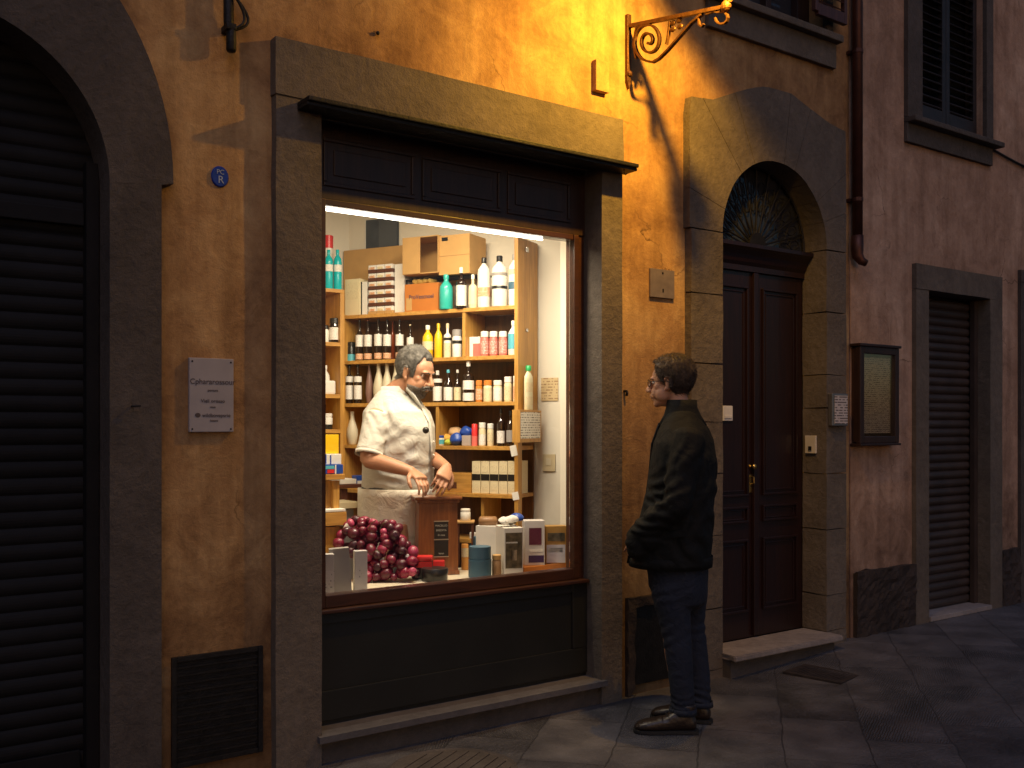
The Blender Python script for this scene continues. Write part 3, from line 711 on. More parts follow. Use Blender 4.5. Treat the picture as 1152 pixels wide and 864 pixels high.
# next doorway at the far right
bm = B(); box(bm, NX0, NX0+.118, -.04, .14, -.1, ZZ(1148, 303, -.04)-.10, .003); obj('jamb', bm, STONE_D, new)
bm = B(); box(bm, NX0, NX0+1.12, -.042, .14, ZZ(1148, 303, -.04)-.099, ZZ(1148, 303, -.04), .003); obj('lintel', bm, STONE_D, new)
bm = B(); box(bm, NX0+1.002, NX0+1.12, -.04, .14, -.1, ZZ(1148, 303, -.04)-.10, .003); obj('jamb', bm, STONE_D, new)
bm = B(); box(bm, NX0+.1185, NX0+1.0015, .10, .139, 0, 2.9); obj('wooden_door', bm, DOORW, new)
# upper window with louvred shutters
bm = B()
to0, to1 = U(1021, -.04), U(1117, -.04)
box(bm, to0, W_x0-.001, -.045, .10, W_bot-.001, 5.1, .003); uj = obj('upper_window_trim', bm, STONE_D, new)
bm = B(); box(bm, W_x1+.001, to1, -.045, .10, W_bot-.001, 5.1, .003); obj('upper_window_trim', bm, STONE_D, new)
bm = B(); box(bm, to0, to1, -.040, YN-.0005, W_bot-.17, W_bot-.040, .003); obj('sill_apron', bm, STONE_D, new)
bm = B(); box(bm, to0-.0, to1+.06, -.10, .05, W_bot-.038, W_bot-.002, .006); obj('upper_sill', bm, STONE_D, new)
bm = B(); box(bm, W_x0+.001, W_x1-.001, .12, .13, W_bot, 4.95); obj('backing', bm, IRON_D, new)
wm = (W_x0+W_x1)/2
for (x0, x1) in ((W_x0+.004, wm-.003), (wm+.003, W_x1-.004)):
    bm = B()
    box(bm, x0, x0+.045, .03, .065, W_bot+.004, 4.9, .003); box(bm, x1-.045, x1, .03, .065, W_bot+.004, 4.9, .003); box(bm, x0+.0455, x1-.0455, .03, .065, W_bot+.004, W_bot+.15, .003)
    sh = obj('louvred_shutter', bm, SHUTW, new)
    bm = B(); nl = 26
    for i in range(nl):
        z = W_bot+.175+i*.058; box(bm, x0+.046, x1-.046, -.022, .022, -.004, .004, M=Matrix.Translation((0,.048,z)) @ Matrix.Rotation(R(38),4,'X'))
    obj('louvres', bm, SHUTW, sh)

# ================================================================== THINGS ON THE FACADE
# copper downpipe
dp = XJ-.0; dzb = ZZ(958, 285, -.06)
t = empty('downpipe', (dp+.015, -.06, dzb), 'copper downpipe running down the joint between the two houses', 'downpipe')
bm = B(); tube(bm, [(dp+.005, -.06, dzb+.03), (dp+.005, -.06, 6.1)], .032, 14); obj('pipe', bm, COPPER, t, True)
bm = B(); tube(bm, [(dp+.062, -.045, dzb+.08), (dp+.062, -.045, 6.1)], .013, 8); obj('cable_conduit', bm, IRON_D, t, True)
bm = B(); tube(bm, [(dp+.005, -.06, dzb+.12), (dp+.005, -.06, dzb+.03), (dp+.005,-.062,dzb-.01), (dp+.02, -.08, dzb-.045), (dp+.045,-.10,dzb-.06)], [.038,.038,.036,.028,.022], 14); obj('spout', bm, COPPER, t, True)
for z in (dzb+.35, dzb+1.3, dzb+2.2):
    bm = B(); lathe(bm, [(.036,-.012),(.036,.012)], 14, (dp+.005,-.06,z)); box(bm, dp-.03, dp+.04, -.027, -.0005, z-.01, z+.01); obj('pipe_clamp', bm, COPPER, t)
# facade cable
t0, t1 = on(1112, 166, -.02), on(1175, 198, -.02)
bm = B(); pts = [(t0.x+(t1.x-t0.x)*i/10, -.025, t0.z+(t1.z-t0.z)*i/10-.01*sin(pi*i/10)) for i in range(11)] + [(9, -.025, t1.z-.02)]; tube(bm, pts, .009, 6)
tag(obj('facade_cable', bm, IRON_D), 'thin dark cable running along the rose wall right of the shuttered window', 'cable')
# iron electrical fitting top left
p = on(258, 30, -.04)
t = empty('cable_fitting', (p.x, -.03, p.z), 'black iron cable end with looped wires high on the wall left of the shop', 'cable fitting')
bm = B(); tube(bm, [(p.x-.005, -.04, p.z+.5), (p.x-.003, -.04, p.z+.02), (p.x, -.045, p.z-.02)], .020, 10); obj('conduit', bm, IRON_D, t, True)
bm = B(); lathe(bm, [(0,-.01),(.016,-.008),(.020,0),(.020,.085),(.014,.10),(0,.10)], 12, (p.x+.004, -.05, p.z-.095)); box(bm, p.x-.02, p.x+.02, -.07, -.0005, p.z-.02, p.z+.005, .003); obj('end_cap', bm, IRON_D, t, True)
bm = B()
for k, (w_, d) in enumerate(((.075,.0),(.055,.012))):
    pts = [(p.x+.0+w_*sin(pi*i/9)*1.0, -.05-d, p.z+.14-.16*i/9-.02*sin(pi*i/9)) for i in range(10)]; tube(bm, pts, .006, 6)
obj('wire', bm, IRON_D, t, True)
# wrought iron bracket
bt, bb = on(708, 16, -.02), on(709, 96, -.02)
t = empty('wall_bracket', (bt.x, 0, bb.z), 'rusty wrought iron bracket with spiral scroll above the lintel corner', 'bracket')
X = bt.x
bm = B(); box(bm, X-.014, X+.014, -.022, -.0005, bb.z+.02, bt.z, .004); lathe(bm, [(0,0),(.014,.002),(.018,.012),(.014,.024),(0,.026)], 10, (X, -.022, bb.z+.045)); prism(bm, [(X-.014, bb.z+.021), (X, bb.z-.02), (X+.014, bb.z+.021)], -.020, -.001); obj('wall_plate', bm, IRON, t)
# arm end: the far tip seen at (815, 6)
def armpt(px, py):   # point of the plane x = X through the pixel
    tx = (px-CX)/F; d = FW + RT*tx; k = (X-CAM.x)/d.x; return P(px, py, k)
tip = armpt(815, 8); root = armpt(713, 27)
tip = Vector((X, max(tip.y, -1.2), tip.z)); root = Vector((X, -.02, root.z))
bm = B(); ribbon(bm, [root, root.lerp(tip, .5), tip], .022, .018, (1,0,0)); obj('top_bar', bm, IRON, t)
Lb = (tip-root)
ca = armpt(741, 46); rad = abs(armpt(722, 46).y-ca.y)
rad = .085 if rad > .14 or rad < .05 else rad
bm = B()
def brk(px, py): q = armpt(px, py); return Vector((X, q.y, q.z))
# spiral scroll, then the long brace up to the bar
c = brk(730, 45)
sp = []
for i in range(60):
    a = R(-95) - i*R(360*2.1/60); r_ = 1.0*(1-i/66)
    px, py = 730+17.5*r_*cos(a), 46-23*r_*sin(a); sp.append(brk(px, py))
brace = [brk(*q) for q in ((790,16),(778,26),(766,40),(752,56),(742,66),(735,70))]
ribbon(bm, brace+sp, .020, .011, (1,0,0)); obj('scroll', bm, IRON, t)
bm = B(); ribbon(bm, [brk(*q) for q in ((716,66),(713,50),(716,32),(723,27))], .018, .008, (1,0,0)); obj('ornament', bm, IRON, t)
bm = B(); ribbon(bm, [brk(*q) for q in ((754,24),(752,40),(750,50))], .018, .008, (1,0,0))
for q in ((757,26),(764,23),(757,33),(765,30)):
    c_ = brk(*q); ell(bm, c_, (.008, .02, .014), seg=10)
obj('ornament', bm, IRON, t)
bm = B(); ribbon(bm, [brk(*q) for q in ((786,20),(787,28),(790,30),(792,27))], .016, .008, (1,0,0))
cc = [brk(812+7*cos(a), 20-7*sin(a)) for a in [R(120-i*30) for i in range(11)]]; ribbon(bm, [brk(*q) for q in ((795,16),(803,13))]+cc, .016, .008, (1,0,0))
ell(bm, tip+Vector((0,-.01,.0)), (.022,.03,.03), seg=12); ell(bm, tip+Vector((0,-.03,.02)), (.014,.018,.018), seg=10); obj('curled_end', bm, IRON, t)

# number plaque, blue enamel
p = on(247, 199, 0); t = empty('number_plaque', (p.x, -.004, p.z), 'small oval blue enamel number plaque beside the lintel', 'plaque')
bm = B(); lathe(bm, [(.036,0),(.036,.004),(.032,.008),(.0,.0085)], 28, M=Matrix.Translation((p.x, -.0005, p.z)) @ Matrix.Rotation(pi/2,4,'X') @ Matrix.Diagonal((1,1.18,1,1))); obj('enamel_disc', bm, mat('blue_enamel', (.012,.03,.26), .2, var=.2, scale=30, coat=.3), t)
bm = wall_text('PC', .026, p.x, -.0105, p.z+.017); join_bm(bm, wall_text('R', .042, p.x+.002, -.0105, p.z-.014))
obj('lettering', bm, mat('pale_letter_paint', (.35,.4,.5), .5), t)
# white shop plaque
a, b_ = on(213, 402, -.02), on(263, 487, -.02); zc1, zc0 = ZZ(238, 403, -.02), ZZ(238, 486, -.02)
t = empty('shop_plaque', (a.x, -.01, zc0), 'white marble plaque with dark lettering on the ochre wall left of the shop', 'plaque')
MARB = mat('plaque_marble', (.34,.31,.32), .45, var=.08, scale=12)
bm = B(); box(bm, a.x, b_.x, -.020, -.0005, zc0, zc1, .003); obj('slab', bm, MARB, t)
xc = (a.x+b_.x)/2+.004; hh = zc1-zc0; wd = b_.x-a.x
INK = mat('dark_letter_paint', (.07,.05,.05), .6)
for s, sz_, fz_, dx in (('Cphararossour', .030, .68, 0), ('pertura', .014, .565, 0), ('Vieli orosso', .020, .42, 0), ('ciosa', .011, .34, 0), ('wildbovepsrie', .0205, .225, .018), ('bittera', .012, .155, .006)):
    obj('lettering', wall_text(s, sz_, xc+dx*.8, -.0212, zc0+hh*fz_), INK, t)
bm = B(); lathe(bm, [(.011,0),(.011,.001),(0,.0012)], 16, M=Matrix.Translation((a.x+wd*.185, -.0202, zc0+hh*.228)) @ Matrix.Rotation(pi/2,4,'X') @ Matrix.Diagonal((1,.8,1,1))); obj('emblem', bm, INK, t)
for dx, dz in ((.012,.012),(.012,hh-.014),(wd-.012,.012),(wd-.012,hh-.014)):
    bm = B(); lathe(bm, [(.004,0),(.003,.002),(0,.0025)], 8, M=Matrix.Translation((a.x+dx, -.0201, zc0+dz)) @ Matrix.Rotation(pi/2,4,'X')); obj('screw', bm, IRON_D, t)
# square grey plate
a, b_ = on(732, 301, -.015), on(759, 336, -.015); z1, z0 = ZZ(745, 303, -.015), ZZ(745, 335, -.015)
t = empty('metal_plate', (a.x, -.01, z0), 'blank square grey metal plate on the ochre wall above the man', 'plate')
GREYM = mat('weathered_zinc', (.20,.16,.15), .55, .3, var=.15, scale=20)
bm = B(); box(bm, a.x, b_.x, -.014, -.0005, z0, z1, .002); obj('plate', bm, GREYM, t)
bm = B(); lathe(bm, [(.006,0),(.005,.003),(0,.004)], 10, M=Matrix.Translation(((a.x+b_.x)/2, -.0141, z1-.02)) @ Matrix.Rotation(pi/2,4,'X')); obj('screw', bm, IRON_D, t)
bm = B(); box(bm, (a.x+b_.x)/2-.002, (a.x+b_.x)/2+.008, -.016, -.0142, z0+.03, z0+.05, .001); obj('keyhole', bm, IRON_D, t)
# intercom on the door jamb
a, b_ = U(934, -.07), U(952, -.07); z1, z0 = ZZ(943, 443, -.07), ZZ(943, 479, -.07)
t = empty('intercom', (a, -.06, z0), 'grey door intercom with name strips on the right door jamb', 'intercom')
bm = B(); box(bm, a, b_-.004, -.085, -.055, z0, z1, .004); obj('housing', bm, mat('brushed_steel', (.35,.33,.32), .35, .8), t)
bm = B(); box(bm, a+.022, b_-.010, -.088, -.0855, z0+.012, z1-.012, .001); obj('name_panel', bm, mat_print('name_strips', (.55,.48,.45), (.08,.06,.06), 60, .55, 60), t)
# small bell push on the reveal edge
p = on(912, 500, .03); t = empty('bell_push', (D_x1-.01, .04, p.z), 'white bell push fixed inside the door reveal', 'bell push')
def rv(px, py):   # point on the reveal x = D_x1
    tx = (px-CX)/F; d = FW + RT*tx; k = (D_x1-.002-CAM.x)/d.x; return P(px, py, k)
r0, r1 = rv(907, 500), rv(919, 500); zc = r0.z
bm = B(); box(bm, D_x1-.016, D_x1-.001, min(r0.y,r1.y), max(r0.y,r1.y), rv(913,510).z, rv(913,490).z, .003); obj('plate', bm, mat('ivory_plastic', (.62,.55,.45), .4), t)
bm = B(); box(bm, D_x1-.022, D_x1-.0165, (r0.y+r1.y)/2-.012, (r0.y+r1.y)/2+.012, rv(913,507).z, rv(913,502).z, .003); obj('button', bm, IRON_D, t)
# menu case
a, b_ = U(967, -.08), U(1011, -.08); z1, z0 = ZZ(967, 389, -.08), ZZ(967, 499, -.08)
t = empty('display_case', (a, -.05, z0), 'dark wooden wall case with a yellowed sheet behind glass', 'display case')
bm = B(); box(bm, a+.01, b_-.01, -.05, YN-.0005, z0+.01, z1-.01); obj('back_box', bm, DWOOD, t)
bm = B(); w_ = .045
for (x0,x1,c0,c1) in ((a,a+w_,z0,z1),(b_-w_,b_,z0,z1),(a+w_+.0005,b_-w_-.0005,z0,z0+w_),(a+w_+.0005,b_-w_-.0005,z1-w_,z1)): box(bm, x0,x1,-.085,-.0505,c0,c1,.005)
for (x0,x1,c0,c1) in ((a-.012,b_+.012,z1+.0005,z1+.018),(a-.008,b_+.008,z0-.015,z0-.0005)): box(bm, x0,x1,-.095,YN-.001,c0,c1,.004)
obj('frame', bm, DWOOD, t)
bm = B(); box(bm, a+w_+.012, b_-w_-.012, -.056, -.0505, z0+w_+.02, z1-w_-.02); obj('sheet', bm, mat_print('yellowed_sheet', (.50,.40,.26), (.12,.08,.06), 75, .5, 90), t)
bm = B(); box(bm, a+w_+.001, b_-w_-.001, -.072, -.069, z0+w_+.001, z1-w_-.001); obj('glass', bm, GLASS, t)

# ---- drains in the paving
DRN = mat('rusty_drain_iron', (.035,.026,.024), .6, .2, var=.4, scale=18, bump=.3)
def drain(name, pts, label, nb=14):
    P4 = [gz(*q, z=gh(gz(*q).x)) for q in pts]; c = sum(P4, Vector())/4
    t = empty(name, (c.x, c.y, c.z), label, 'drain cover')
    e1 = (P4[1]-P4[0]); e2 = (P4[3]-P4[0]); zz = gh(c.x)+.0015
    L1, L2 = e1.length, e2.length; e1n = Vector((e1.x, e1.y, 0)).normalized(); e2n = Vector((-e1n.y, e1n.x, 0)); 
    if e2n.dot(e2) < 0: e2n = -e2n
    M = Matrix(((e1n.x, e2n.x, 0, c.x),(e1n.y, e2n.y, 0, c.y),(0,0,1,zz),(0,0,0,1)))
    bm = B(); box(bm, -L1/2, L1/2, -L2/2, L2/2, -.008, .001, M=M); obj('recess', bm, DRN, t)
    bm = B()
    for (x0,x1,y0,y1) in ((-L1/2,L1/2,-L2/2,-L2/2+.03),(-L1/2,L1/2,L2/2-.03,L2/2),(-L1/2,-L1/2+.03,-L2/2+.031,L2/2-.031),(L1/2-.03,L1/2,-L2/2+.031,L2/2-.031)): box(bm,x0,x1,y0,y1,.0015,.005,.001,M=M)
    obj('rim', bm, DRN, t)
    bm = B()
    for i in range(nb):
        x = -L1/2+.03+(L1-.06)*(i+.5)/nb; box(bm, x-(L1/nb)*.28, x+(L1/nb)*.28, -L2/2+.032, L2/2-.032, .0015, .0045, .001, M=M)
    obj('bars', bm, DRN, t)
drain('drain_cover', [(875,757),(940,769),(982,757),(905,746)], 'dark iron drain grate in the paving in front of the wooden door')
bm = B(); c = gz(510, 868); t = empty('manhole_cover', (c.x, c.y, 0), 'round stone manhole cover cut by the bottom edge below the shop window', 'manhole cover')
MH = mat_stone('manhole_stone', (.06,.05,.045), (.12,.10,.09), .8, .6)
lathe(bm, [(.27,.0),(.27,.010),(.262,.013),(.255,.009),(.0,.009)], 48, (c.x, c.y, 0)); obj('disc', bm, MH, t)
bm = B()
for i in range(9):
    x = -.2+.05*i; l = math.sqrt(max(0,.235**2-x*x)); box(bm, -l, l, x-.009, x+.009, .0095, .0135, .002, M=Matrix.Translation((c.x, c.y, 0)) @ Matrix.Rotation(R(30),4,'Z'))
obj('ribs', bm, MH, t)

# ================================================================== STREET LAMP (lit, just above the frame)
LP = Vector((.979, -.85, 3.613)); AX = Vector((-.633,.256,-.731)).normalized()
t = empty('wall_lamp', (LP.x, 0, LP.z+.5), 'lit street lamp with a tilted shade on a long arm high above the shop lintel', 'street lamp')
bk = LP - AX*.14
bm = B(); tube(bm, [(LP.x+.12, -.01, LP.z+.55), (LP.x+.12, -.4, LP.z+.72), (LP.x+.12, -.85, LP.z+.62), tuple(bk)], .016, 10); box(bm, LP.x+.08, LP.x+.16, -.02, -.0005, LP.z+.42, LP.z+.68, .003); obj('arm', bm, IRON_D, t)
MQ = Matrix.Translation(LP) @ AX.to_track_quat('-Z','Y').to_matrix().to_4x4()
bm = B(); lathe(bm, [(0,.145),(.05,.135),(.11,.085),(.172,.026),(.178,.018),(.166,.026),(.10,.072),(.05,.10),(0,.105)], 28, M=MQ); obj('shade', bm, IRON_D, t, True)
bm = B(); ell(bm, (0,0,0), (.028,.028,.028), seg=14); bm.transform(MQ @ Matrix.Translation((0,0,.068))); obj('bulb', bm, mat('sodium_bulb', (1,.5,.1), .4, emis=((1,.42,.05), 30)), t, True)
# ================================================================== SHOP INTERIOR
CREAM = mat('cream_plaster', (.72,.67,.57), .8, var=.05, scale=2, bump=.08, bscale=30)
CEILM = mat('white_ceiling', (.7,.66,.58), .8, var=.04)
SHOPFL = mat_wood('shop_floor_boards', (.10,.05,.02), (.17,.09,.04), .5, 'x')
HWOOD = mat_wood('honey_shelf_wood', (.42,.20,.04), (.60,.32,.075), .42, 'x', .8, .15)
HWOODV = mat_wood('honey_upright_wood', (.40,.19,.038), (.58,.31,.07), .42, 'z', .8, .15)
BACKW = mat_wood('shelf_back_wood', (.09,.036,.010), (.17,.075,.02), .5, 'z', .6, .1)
FR = Vector((.808, .588, 0)); SD = Vector((-.455, .8905, 0)); ND = Vector((.8905, .455, 0))
MS = Matrix(((SD.x, ND.x, 0, FR.x), (SD.y, ND.y, 0, FR.y), (0,0,1,0), (0,0,0,1)))
RZS = math.atan2(-SD.y, -SD.x)
ZF, ZC = .12, 2.95
DK = .26
def sp(xl, yl, z=0): return MS @ Vector((xl, yl, z))
# room shell
poly = [(-1.0,.422), (-1.0,1.92), (sp(1.37,DK+.012).x, 1.92), (sp(1.20,DK+.012).x, sp(1.20,DK+.012).y), (sp(-.47,DK+.012).x, sp(-.47,DK+.012).y), (1.2,.422)]
bm = B()
for p, q in zip(poly, poly[1:]):
    p_, q_ = Vector((*p,0)), Vector((*q,0)); d = (q_-p_).normalized(); nn = Vector((-d.y, d.x, 0))*.06
    a = [p_-d*.0, q_+d*.0, q_+nn, p_+nn]
    prism(bm, [(v.x, v.y) for v in a], ZF-.05, ZC+.1, 'z')
tag(obj('shop_walls', bm, CREAM), kind='structure')
bm = B(); box(bm, -1.1, 1.4, .424, 2.0, ZF-.1, ZF); tag(obj('shop_floor', bm, SHOPFL), kind='structure')
bm = B(); box(bm, -1.1, 1.4, .12, 2.0, ZC, ZC+.08); tag(obj('shop_ceiling', bm, CEILM), kind='structure')
bm = B(); box(bm, sw_x1+.112, sw_x1+.1185, .155, .43, .1, ZC); box(bm, -.82,-.815,.155,.43,.1,ZC); tag(obj('reveal_lining_wall', bm, CREAM), kind='structure')
bm = B(); box(bm, -.9, 1.0, .16, .43, 2.86, 2.9); tag(obj('window_head_ceiling', bm, CREAM), kind='structure')
# tube light
TUBE = mat('lit_tube', (1,.95,.85), .4, emis=((1,.90,.74), 9.0))
t = empty('tube_lamp', (gx0, .16, gz1-.02), 'long white fluorescent tube glowing along the top of the shop window', 'tube lamp')
bm = B(); tube(bm, [(gx0+.01, .14, gz1-.006), (gx1-.16, .14, gz1-.006)], .0055, 10); obj('tube', bm, TUBE, t, True)
bm = B(); box(bm, gx0, gx1-.14, .152, .18, gz1-.003, gz1+.02, .003); obj('fitting', bm, mat('white_enamelled_steel', (.75,.72,.68), .4), t)

# ---- main shelf unit
TZ = {'A': 2.115, 'B': 1.835, 'C': 1.572, 'D': 1.318, 'E': 1.045, 'F': .78}
TH = .022
unit = empty('shelf_unit', FR, 'large honey wood shelf unit filled with bottles behind the shopkeeper', 'shelf unit')
def ubox(name, x0, x1, y0, y1, z0, z1, m, parent=unit, bev=.002):
    b_ = B(); box(b_, x0, x1, y0, y1, z0, z1, bev); b_.transform(MS); return obj(name, b_, m, parent)
LEN = 1.20
ubox('upright', -.0, .024, 0, .05, ZF, 1.345, HWOODV); ubox('end_board', -.0, .024, .0, DK-.003, 1.347, 2.50, HWOODV)
ubox('upright', LEN, LEN+.024, 0, DK-.003, ZF, 2.12, HWOODV)
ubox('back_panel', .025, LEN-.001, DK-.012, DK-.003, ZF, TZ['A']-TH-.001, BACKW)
for k, z in TZ.items(): ubox('shelf', .0245, LEN-.0005, .002, DK-.013, z-TH, z, HWOOD)
ubox('upright', .345, .365, .006, DK-.014, TZ['B']+.0005, TZ['A']-TH-.0005, HWOODV)
ubox('upright', .525, .545, .006, DK-.014, TZ['D']+.0005, TZ['C']-TH-.0005, HWOODV)
ubox('upright', .235, .255, .03, DK-.014, TZ['F']+.0005, TZ['E']-TH-.0005, HWOODV)
for (z, s_) in ((2.44, .028), (1.98, .018)):
    bm = B(); box(bm, -.012, -.0005, .10-s_/2, .10+s_/2, z-s_/2, z+s_/2, .003); bm.transform(MS)
    obj('metal_catch', bm, mat('bright_steel', (.6,.6,.6), .25, .9), unit)
# ---- placement
def ray(px, py):
    return (FW + RT*((px-CX)/F) + UP*((HZ-py)/F))
def onunit(px, k):
    """world point (z=0) on the plane k metres behind the shelf front, and its depth"""
    d = ray(px, HZ); t_ = (FR + ND*k - CAM).dot(ND)/d.dot(ND); p = CAM + d*t_; return Vector((p.x, p.y, 0)), t_
# product materials
def plain(name, col, rough=.35, **k): return mat(name, col, rough, var=k.pop('var', .06), **k)
WHITEP = plain('white_plastic', (.78,.76,.70)); BLACKPL = plain('black_plastic', (.015,.013,.012), .3); DGLASS = plain('dark_bottle_glass', (.018,.008,.005), .08, coat=.5)
RGLASS = plain('red_brown_glass', (.20,.035,.01), .1, coat=.5); LABELW = mat_print('white_label_print', (.78,.75,.70), (.42,.39,.37), 150, .42, 200)
LABELO = mat_print('orange_label_print', (.62,.30,.15), (.75,.62,.5), 130, .5, 180); LABELC = mat_print('cream_label_print', (.70,.60,.38), (.42,.32,.2), 140, .42, 200)
TEAL = plain('teal_plastic', (.03,.42,.36), .3, coat=.3); TURQ = plain('turquoise_plastic', (.0,.45,.50), .25, coat=.3); YEL = plain('yellow_plastic', (.85,.52,.015), .3, coat=.3)
PINK = plain('coral_plastic', (.72,.16,.13), .4); CREAMP = plain('cream_ceramic', (.62,.55,.40), .45); AMBER = plain('amber_jar', (.55,.20,.03), .2, coat=.3)
GREENP = plain('green_cap', (.02,.35,.10), .35); BLUEP = plain('blue_plastic', (.02,.07,.36), .35); REDP = plain('red_plastic', (.62,.03,.03), .3); NAVY = plain('slate_blue_tin', (.05,.12,.18), .4)
CARD = mat('brown_cardboard', (.50,.29,.10), .75, var=.08, scale=10); CARDD = mat('orange_printed_carton', (.46,.15,.02), .6, var=.08, scale=10)
IVORY = plain('ivory_jar', (.72,.62,.40), .35); PAPER = plain('white_paper', (.74,.71,.66), .7); BROWNC = plain('chocolate_card', (.10,.03,.012), .5)
GREYC = plain('grey_card', (.30,.28,.27), .6); SKYB = plain('light_blue_print', (.10,.42,.52), .4)
PROF = {
 'wine': ([(.0,0),(.92,0),(1,.012),(1,.56),(.93,.62),(.55,.69),(.34,.76),(.31,.93),(.37,.935),(.37,.955),(.0,.955)], (.30,.945,1.0), .42),
 'spirit': ([(.0,0),(.94,0),(1,.015),(1,.60),(.92,.66),(.40,.71),(.33,.74),(.33,.86),(.0,.86)], (.40,.86,1.0), 0),
 'oil': ([(.0,0),(.9,0),(1,.02),(1,.5),(.75,.62),(.4,.74),(.3,.80),(.3,.9),(.0,.9)], (.36,.90,1.0), 0),
 'lotion': ([(.0,0),(.93,0),(1,.02),(1,.68),(.92,.76),(.55,.83),(.36,.86),(.36,.88),(.0,.88)], (.40,.88,1.0), 0),
 'round': ([(.0,0),(.9,0),(1,.03),(1,.55),(.92,.66),(.6,.75),(.35,.80),(.35,.86),(.0,.86)], (.42,.86,1.0), 0),
 'jar': ([(.0,0),(.95,0),(1,.03),(1,.70),(.88,.75),(.88,.77),(.0,.77)], (.97,.77,1.0), 0),
 'vase': ([(.0,0),(.62,0),(.75,.03),(1,.28),(.95,.45),(.6,.66),(.36,.78),(.34,.92),(.42,1.0),(.0,1.0)], None, 0),
 'tube': ([(.0,0),(1,0),(1,.98),(.9,1.0),(0,1.0)], None, 0),
}
CACHE = {}
def product(kind, name, base, h, r, bodym, capm=None, labs=(), label='', cat='bottle', group=None, flat=1.0, rz=None):
    """lathe-turned container standing at base; labs: (z0, z1, material) bands as fractions of height"""
    rz = -0.63 if rz is None else rz
    t = empty(name, base, label, cat, group, rz)
    prof, cap, _ = PROF[kind]
    b_ = B(); lathe(b_, [(p[0]*r, p[1]*h) for p in prof], 22, M=Matrix.Diagonal((1, flat, 1, 1))); obj('body', b_, bodym, t, True, world=False); autosmooth(t.children[0], 50)
    if cap and capm:
        b_ = B(); c0 = cap[1]*h+.0006; c1 = cap[2]*h; lathe(b_, [(0,c0),(cap[0]*r,c0),(cap[0]*r,c1-.003),(cap[0]*r*.85,c1),(0,c1)], 18); o = obj('cap', b_, capm, t, True, world=False); autosmooth(o, 40)
    for (z0, z1, m) in labs:
        b_ = B(); R_ = r*1.012+.0004
        ring0 = []; ring1 = []; n = 18
        for i in range(n+1):
            a = R(-175)+R(170)*i/n; ring0.append(b_.verts.new((R_*cos(a), R_*sin(a)*flat, z0*h))); ring1.append(b_.verts.new((R_*cos(a), R_*sin(a)*flat, z1*h)))
        for i in range(n): b_.faces.new((ring0[i], ring0[i+1], ring1[i+1], ring1[i]))
        obj('label', b_, m, t, True, world=False)
    return t
def su(kind, name, px0, px1, py, tier, k, bodym, capm=None, labs=(), label='', cat='bottle', group=None, flat=1.0):
    z = TZ[tier]; p, Z = onunit((px0+px1)/2, k); r = (px1-px0)/2*Z/F
    yb = HZ-(z-CAM.z)/Z*F; h = (yb-py)*Z/F
    return product(kind, name, (p.x, p.y, z+.0006), h, r*.97, bodym, capm, labs, label, cat, group, flat)
def sbox(name, px0, px1, py, tier, k, dep, m, label, cat='box', group=None, faces=(), rz=None, dz=0, zb=None):
    """box standing on the unit, front face parallel to the shelf; faces: (u0,u1,v0,v1,material) panels on the front"""
    z = (TZ[tier] if zb is None else zb)+dz; p, Z = onunit((px0+px1)/2, k)
    a, _ = onunit(px0, k); b_, _ = onunit(px1, k); w = (a-b_).length
    yb = HZ-(z-CAM.z)/Z*F; h = (yb-py)*Z/F
    t = empty(name, (p.x, p.y, z+.0006), label, cat, group, RZS if rz is None else RZS+rz)
    bm = B(); box(bm, -w/2, w/2, 0, dep, 0, h, min(.002, w/12)); obj('carton', bm, m, t, world=False)
    for (u0, u1, v0, v1, fm, fn) in faces:   # u measured from the image left
        bm = B(); box(bm, -w/2+u0*w, -w/2+u1*w, -.0012, -.0003, v0*h, v1*h); obj(fn, bm, fm, t, world=False)
    return t, w, h
# top of the unit -------------------------------------------------
sbox('cardboard_sheet', 386, 455, 279, 'A', .215, .012, CARD, 'flat folded brown cardboard leaning behind the packets on the top shelf', 'cardboard')
sbox('paper_packet', 388, 405, 314, 'A', .05, .12, IVORY, 'cream paper packets standing at the left end of the top shelf', 'packet', faces=((.1,.9,.45,.9,LABELC,'label'),))
sbox('paper_packet', 406, 413, 317, 'A', .06, .12, PAPER, 'narrow white packet between the cream packets and the stack of small boxes', 'packet', faces=((0,.2,0,1,BLACKPL,'spine'),))
smallg = 'small white and brown boxes stacked on the top shelf'
rowh = .051
for r_ in range(6):
    for c_ in range(3):
        x0 = 414+c_*9.2+ (0 if r_ else 0)
        p, Z = onunit(x0+4.5, .05); a, _ = onunit(x0, .05); b_, _ = onunit(x0+8.8, .05); w_ = (a-b_).length
        t = empty('small_box', (p.x, p.y, TZ['A']+.001+r_*rowh), 'one of the small white topped brown boxes stacked in three columns on the top shelf', 'box', smallg, RZS)
        bm = B(); box(bm, -w_/2, w_/2, 0, .10, 0, rowh*.42, .001); obj('tray', bm, BROWNC if r_ else CARD, t, world=False)
        bm = B(); box(bm, -w_/2*.96, w_/2*.96, .003, .098, rowh*.425, rowh-.002, .001); obj('packet', bm, PAPER, t, world=False)
        bm = B(); box(bm, -w_*.36, w_*.30, .0012, .0028, rowh*.45, rowh*.72); obj('label', bm, LABELO if c_ != 1 else LABELC, t, world=False)
sbox('jar_stack', 444, 455, 297, 'A', .07, .1, LABELW, 'patterned white carton column right of the stacked small boxes', 'carton')
